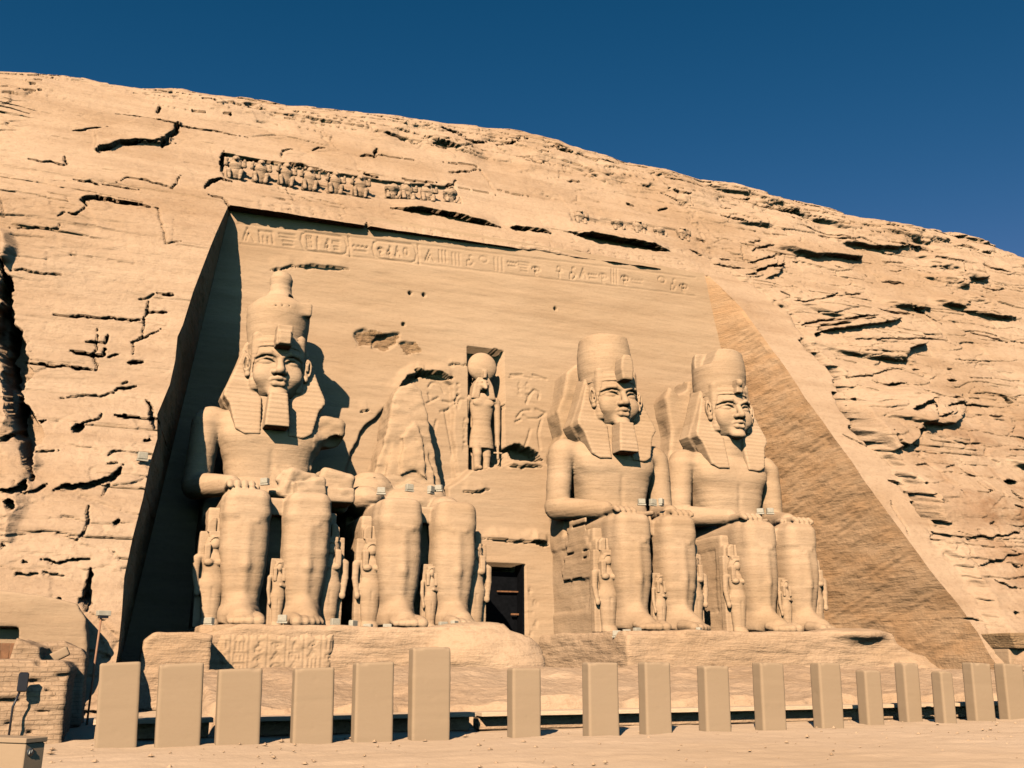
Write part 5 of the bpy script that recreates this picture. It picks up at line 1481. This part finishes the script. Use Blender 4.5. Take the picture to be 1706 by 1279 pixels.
# ------------------------------------------------------------------ ground
gx = np.concatenate([np.linspace(-260, -30, 30), np.linspace(-29, 60, 420), np.linspace(61, 320, 34)])
gy = np.concatenate([np.linspace(-120, -2, 16), np.linspace(-1.5, 45, 420), np.linspace(46, 420, 30)])
GX, GY = np.meshgrid(gx, gy)
GZ = (0.045 * fbm2(GX / 2.2, GY / 2.2, 3, 801) + 0.026 * fbm2(GX / 0.55, GY / 0.45, 3, 803)) * (sstep(-29, -25, GX) * (1 - sstep(55, 60, GX)) * sstep(-1, 2, GY) * (1 - sstep(40, 44, GY)))
i = np.arange(len(gy) - 1)[:, None] * len(gx) + np.arange(len(gx) - 1)[None, :]
tag(mesh_obj('ground', np.stack([GX, GY, GZ], -1).reshape(-1, 3), np.stack([i, i + 1, i + len(gx) + 1, i + len(gx)], -1).reshape(-1, 4), M['sand']), kind='structure')

# loose stones on the forecourt
R = random.Random(41)
SV = []; SF = []
for k in range(420):
    Y = 6 + 17.5 * R.random() ** 0.6; X = R.uniform(-0.1 * Y - 0.5, 1.25 * Y + 1)
    r = R.choice((0.008, 0.012, 0.018, 0.03)) * (0.6 + Y / 18)
    b = len(SV)
    for (dx, dy, dz) in ((1, 0, 0), (-1, 0, 0), (0, 1, 0), (0, -1, 0), (0, 0, 1), (0, 0, -0.6)):
        SV.append((X + dx * r * R.uniform(0.8, 1.7), Y + dy * r * R.uniform(0.8, 1.5), 0.01 + dz * r * R.uniform(0.6, 1.1)))
    for f in ((0, 2, 4), (2, 1, 4), (1, 3, 4), (3, 0, 4), (2, 0, 5), (1, 2, 5), (3, 1, 5), (0, 3, 5)): SF.append(tuple(b + q for q in f))
tag(mesh_obj('gravel', SV, SF, M['rubble'], smooth=False), kind='stuff')

# ------------------------------------------------------------------ row of upright stone slabs across the forecourt
#        left px, right px, top px, base px
SL = [(158, 228, 1103, 1243), (259, 334, 1105, 1242), (360, 433, 1114, 1240), (488, 555, 1112, 1237), (591, 655, 1103, 1235), (687, 750, 1078, 1232), (850, 907, 1113, 1228),
      (977, 1039, 1103, 1225), (1072, 1127, 1103, 1223), (1172, 1226, 1109, 1220), (1266, 1319, 1104, 1217), (1364, 1415, 1104, 1213), (1440, 1482, 1116, 1208), (1506, 1546, 1104, 1203), (1567, 1603, 1118, 1205), (1620, 1668, 1104, 1200), (1674, 1722, 1106, 1198)]
LAB = ['leftmost upright stone slab, beside the dark gap in the brick ruin', 'upright slab in front of the low broken masonry block', 'upright slab under the inscription columns', 'upright slab below the crowned colossus right foot',
       'upright slab just left of the tallest one', 'tallest upright slab, below the worn pedestal lump', 'short narrow slab standing alone in front of the doorway gap', 'wide slab just right of the doorway gap',
       'upright slab below the bearded right colossus left foot', 'upright slab below the right foot of the bearded right colossus', 'upright slab below the beardless colossus left foot', 'upright slab below the beardless colossus right foot',
       'shorter slab left of the narrow taller slab near the right', 'narrow tall slab between two shorter slabs', 'shortest narrow slab near the right end', 'last fully visible slab before the right edge', 'slab cut off by the right edge of the view']
for k, (a, b, t, bs) in enumerate(SL):
    p = at_z((a + b) / 2, bs, 0.0); Y = p[1]
    xl_, xr_ = at_y(a, (t + bs) / 2, Y)[0], at_y(b, (t + bs) / 2, Y)[0]
    hgt = at_y((a + b) / 2, t, Y)[2]
    dep = 0.20
    wd = (xr_ - xl_)
    if p[0] > 9: wd = wd - 2 * dep * (p[0] / Y) * 0.9
    cx = p[0]
    root = empty('upright_slab', (cx, Y + dep, 0.0))
    mid = (a + b) / 2 - 853
    root.rotation_euler = (0, 0.6 * mid / 6030 * (0.75 if mid < 0 else 0.55), 0)      # the stones lean a little apart
    tag(root, LAB[k], 'stone slab', 'upright slabs across the forecourt')
    v = Vol((-wd / 2 - 0.15, -dep - 0.15, -0.2), (wd / 2 + 0.15, dep + 0.15, hgt + 0.15), 0.03)
    v.box((0, 0, hgt / 2 - 0.05), (wd / 2, dep, hgt / 2 + 0.05), 0.025, 0)
    R = random.Random(k)
    for q in range(4):       # chipped top corners
        v.ell((R.choice((-1, 1)) * wd / 2 * R.uniform(0.5, 1.05), R.choice((-1, 1)) * dep, hgt + 0.01), (R.uniform(0.05, 0.12), 0.07, R.uniform(0.03, 0.06)), 0.03, True)
    sculpt('shaft', v, M['slab'], root, 0.010, 0.004, 820 + k)

# low ledge behind the slabs, overhang and recess added to make a dark strip
SEG = [(-0.2, 2.3), (2.45, 8.6), (8.75, 12.1), (12.2, 17.2), (17.35, 22.4), (22.5, 27.0)]
NM = ['beginning at the leftmost slab', 'below the inscribed pedestal', 'in front of the doorway gap', 'below the bearded right colossus', 'below the beardless colossus', 'running out of view on the right']
for k, (a, b) in enumerate(SEG):
    root = empty('shade_ledge', ((a + b) / 2, 24.2, 0)); tag(root, 'low ledge with recess added for a dark strip behind the slabs, ' + NM[k], 'ledge', 'low added ledges behind the slabs')
    box_obj('ledge_top', [(0, 0, 0.40, (b - a) / 2, 0.42, 0.05)], M['sand'], root)
    box_obj('support', [(0, 0.16, 0.18, (b - a) / 2 - 0.05, 0.22, 0.168)], M['rubble'], root)

# bank of rubble and sand rising from the ledge to the pedestals
bxs = np.linspace(2.25, 44, 640); bys = np.concatenate([np.linspace(24.58, 26.2, 36), np.linspace(26.3, 40.6, 130)])
BX, BY = np.meshgrid(bxs, bys)
BX = BX.astype(np.float32); BY = BY.astype(np.float32)
hz = 0.62 + 0.22 * fbm2(BX / 1.6, BX * 0 + 2, 3, 811)
BZ = -0.1 + (hz + 0.1) * sstep(24.6, 25.15, BY + 0.25 * vnoise2(BX * 1.7, BY * 2, 812)) + 0.75 * sstep(25, 39, BY)
BZ += 0.16 * fbm2(BX / 1.1, BY / 1.1, 4, 813) * sstep(24.6, 25.4, BY)
BZ *= sstep(2.2, 2.7, BX + 0.3 * vnoise2(BX, BY, 814)); BZ -= 0.12 * (1 - sstep(2.2, 2.6, BX))
i = np.arange(len(bys) - 1)[:, None] * len(bxs) + np.arange(len(bxs) - 1)[None, :]
tag(mesh_obj('rubble_bank', np.stack([BX, BY, BZ], -1).reshape(-1, 3), np.stack([i, i + 1, i + len(bxs) + 1, i + len(bxs)], -1).reshape(-1, 4), M['rubble']), kind='structure')

# ------------------------------------------------------------------ ruined mud-brick wing on the left
bw_ = empty('brick_ruin', (-4.5, 24.0, 0)); tag(bw_, 'ruined mud-brick wall with stepped broken end at the lower left', 'wall')
v = Vol((-5.2, -0.6, -0.2), (4.2, 8.2, 2.7), 0.05)
v.prism([(-5.0, -0.1), (3.7, -0.1), (3.66, 0.9), (3.72, 1.5), (3.55, 1.68), (2.4, 1.72), (0.5, 1.66), (-5.0, 1.7)], 0.0, 6.5, 0.06, 0)
v.prism([(2.1, 0), (3.95, 0), (3.9, 1.8), (3.75, 2.0), (3.3, 2.2), (2.5, 2.1), (2.2, 1.8)], 5.2, 7.4, 0.1, 0)
v.prism([(2.2, 1.4), (3.0, 1.4), (2.95, 2.0), (2.4, 2.2)], 2.0, 5.5, 0.1, 0.05)
R = random.Random(3)
for c in range(40):          # missing and crumbled bricks
    v.ell((R.uniform(-4.8, 3.6), R.uniform(-0.02, 0.05), R.uniform(0.05, 1.65)), (R.uniform(0.06, 0.22), 0.12, R.uniform(0.03, 0.08)), 0.03, True)
v.rough(0.05, (1.5, 1.5, 2.4), 4, 841)
sculpt('masonry', v, M['mudbrick'], bw_, 0.04, 0.03, 842)

pw = empty('plastered_wall', (-5.4, 35.0, 0)); tag(pw, 'smooth plastered wall with small plank-closed window behind the brick ruin', 'wall')
v = Vol((-3.9, -0.5, -0.2), (5.0, 6.0, 4.6), 0.085)
v.prism([(-3.6, 0), (4.75, 0), (4.7, 2.2), (4.55, 3.0), (4.2, 3.5), (3.0, 3.75), (1.5, 3.9), (-1.5, 4.2), (-3.6, 4.3)], 0.0, 5.6, 0.03, 0)
v.box((1.9, 0.0, 2.22), (0.72, 0.55, 0.50), 0.03, 0, True)
v.rough(0.05, (0.6, 0.6, 0.9), 3, 851)
sculpt('masonry', v, M['wall'], pw, 0.03, 0.02, 852)
for k in range(6):
    box_obj('plank', [(1.28 + 0.25 * k, 0.22, 1.98, 0.12, 0.03, 0.26)], M['wood'], pw)

# ------------------------------------------------------------------ little chapel at the right edge
ch = empty('small_chapel', (40.5, 35.4, 0)); tag(ch, 'small sandstone chapel with flared cornice and dark doorway at the right edge', 'building')
v = Vol((-1.3, -0.8, -0.2), (4.2, 2.6, 3.6), 0.06)
v.prism([(-0.75, 0), (3.8, 0), (3.6, 2.35), (-0.6, 2.35)], 0.0, 2.2, 0.05, 0)
v.box((0.45, 0.0, 1.0), (0.36, 0.7, 0.85), 0.02, 0, True)
sculpt('wall', v, M['wall'], ch, 0.03, 0.02, 861)
v = Vol((-1.6, -1.0, 2.2), (4.4, 2.6, 3.5), 0.06)
v.prism([(-0.62, 2.3), (1.55, 2.3), (1.75, 2.85), (1.75, 3.0), (-0.85, 3.0), (-0.85, 2.85)], -0.45, 2.2, 0.05, 0)
v.prism([(1.95, 2.3), (3.9, 2.3), (4.1, 2.85), (4.1, 3.0), (1.82, 3.0), (1.82, 2.85)], -0.45, 2.2, 0.05, 0)
sculpt('cornice', v, M['brown'], ch, 0.03, 0.02, 862)

# ------------------------------------------------------------------ floodlights on the terrace, the laps and the ledges
def make_floodlight():
    root = empty('floodlight', (0, 0, 0))
    box_obj('housing', [(0, 0, 0.24, 0.22, 0.13, 0.16, 0, 0.03)], M['lamp_white'], root)
    box_obj('glass', [(0, 0.132, 0.24, 0.18, 0.008, 0.12)], M['lamp_glass'], root)
    box_obj('bracket', [(0, 0, 0.04, 0.26, 0.10, 0.045)], M['lamp_white'], root)
    return root
fl0 = make_floodlight()
FL = [(348, 1040, 41.2, 'at the left end of the inscribed pedestal'), (470, 1036, 42.2, 'between the feet of the crowned colossus'), (558, 1043, 41.8, 'at the crowned colossus right foot'), (588, 1047, 41.3, 'at the pedestal edge between the two left colossi'),
      (613, 1050, 41.2, 'before the queen of the ruined colossus'), (645, 1051, 41.2, 'before the ruined colossus left foot'), (738, 1048, 41.4, 'left of pair between the ruined colossus feet'), (757, 1047, 41.4, 'right of pair between the ruined colossus feet'),
      (1028, 1060, 41.4, 'left one of three before the bearded right colossus'), (1044, 1059, 41.4, 'middle one of three before the bearded right colossus'), (1062, 1057, 41.4, 'right one of three before the bearded right colossus'), (1165, 1057, 41.6, 'before the queen left of the beardless colossus'),
      (441, 806, 44.6, 'on the crowned colossus lap beside its hand'), (635, 822, 44.4, 'left one of four on the ruined lap'), (682, 817, 45.4, 'second of four on the ruined lap'), (718, 821, 44.6, 'third of four on the ruined lap'), (731, 817, 44.8, 'right one of four on the ruined lap'),
      (1069, 840, 44.4, 'left one of three on the bearded right colossus lap'), (1088, 841, 44.4, 'middle one of three on the bearded right colossus lap'), (1102, 841, 44.4, 'right one of three on the bearded right colossus lap'),
      (1267, 855, 44.2, 'left one of two on the beardless colossus lap'), (1283, 855, 44.2, 'right one of two on the beardless colossus lap'), (237, 766, 41.6, 'alone on the rock ledge by the left reveal')]
for k, (px, py, Y, wh) in enumerate(FL):
    o = fl0 if k == 0 else copy_tree(fl0)
    p = at_y(px, py, Y)
    o.location = (p[0], p[1], p[2] - 0.05); o.rotation_euler = (0, 0, 0.5 * ((k * 5) % 4 - 1.5)); o.scale = (0.85, 0.85, 0.8 + 0.06 * (k % 4))
    tag(o, 'small pale floodlight box ' + wh, 'floodlight', 'pale floodlights pointed at the colossi')

# lamp on a rusty pole beside the left reveal, black spotlight on the brick ruin
p = at_y(157, 1100, 30.0)
lp = empty('pole_lamp', (p[0], 30.0, 0)); tag(lp, 'small lamp on a thin rusty pole beside the left reveal', 'lamp')
def tube(name, pts, r, mat, parent, n=8):
    V = []; F = []
    P = [np.array(q, float) for q in pts]
    for k, q in enumerate(P):
        d = P[min(k + 1, len(P) - 1)] - P[max(k - 1, 0)]; d /= np.linalg.norm(d)
        a = np.cross(d, [0.3, 0.9, 0.2]); a /= np.linalg.norm(a); b = np.cross(d, a)
        for j in range(n): V.append(q + r * (a * cos(2 * pi * j / n) + b * sin(2 * pi * j / n)))
    for k in range(len(P) - 1):
        for j in range(n): F.append((k * n + j, k * n + (j + 1) % n, (k + 1) * n + (j + 1) % n, (k + 1) * n + j))
    F.append(tuple(range(n - 1, -1, -1))); F.append(tuple((len(P) - 1) * n + j for j in range(n)))
    return mesh_obj(name, V, F, mat, parent)
tube('pole', [(0, 0, 0), (0.02, 0, 1.6), (0.05, 0, 2.9)], 0.03, M['rust'], lp)
box_obj('lamp_head', [(0.10, 0, 2.98, 0.17, 0.12, 0.07, 0.3)], M['lamp_white'], lp)
box_obj('lamp_shade', [(0.10, 0, 2.88, 0.12, 0.09, 0.035, 0.3)], M['black'], lp)
p = at_y(25, 1160, 23.85)
sp = empty('spotlight', (p[0], 23.75, 0)); tag(sp, 'black spotlight on a bent stake before the brick ruin', 'lamp')
tube('stake', [(0, -0.1, 0), (0.0, -0.1, 0.75), (0.09, -0.1, 1.05)], 0.025, M['black'], sp)
box_obj('lamp_head', [(0.13, -0.1, 1.25, 0.10, 0.09, 0.20, 0.1, 0.03)], M['black'], sp)

# loose pale stone on the ruin
b = empty('loose_stone', (-1.25, 27.2, 1.75)); tag(b, 'loose pale squared stone tilted on the brick ruin', 'stone')
v = Vol((-0.5, -0.4, -0.3), (0.5, 0.4, 0.4), 0.03)
v.box((0, 0, 0.05), (0.30, 0.2, 0.12), 0.04, 0, rot=[('y', -0.5)])
sculpt('stone', v, M['slab'], b, 0.02, 0.01, 871)

# ------------------------------------------------------------------ sign box in the near left corner
bx = empty('sign_box', (-0.5, 8.1, 0)); bx.rotation_euler = (0, 0, radians(-42))
tag(bx, 'pale box with flat lid and round dark badge in the near left corner', 'box')
box_obj('body', [(-0.6, 0.09, 0.545, 0.6, 0.09, 0.545, 0, 0.008)], M['slab'], bx)
box_obj('lid', [(-0.6, 0.09, 1.110, 0.61, 0.10, 0.018, 0, 0.005)], M['slab'], bx)
bd = tube('badge', [(-0.004, 0.05, 1.03), (0.005, 0.05, 1.03)], 0.030, M['badge'], bx, 24)
tube('symbol', [(0.008, 0.034, 1.018), (0.008, 0.041, 1.040), (0.008, 0.050, 1.022), (0.008, 0.059, 1.043), (0.008, 0.065, 1.020)], 0.0042, M['badge_light'], bd, 6)
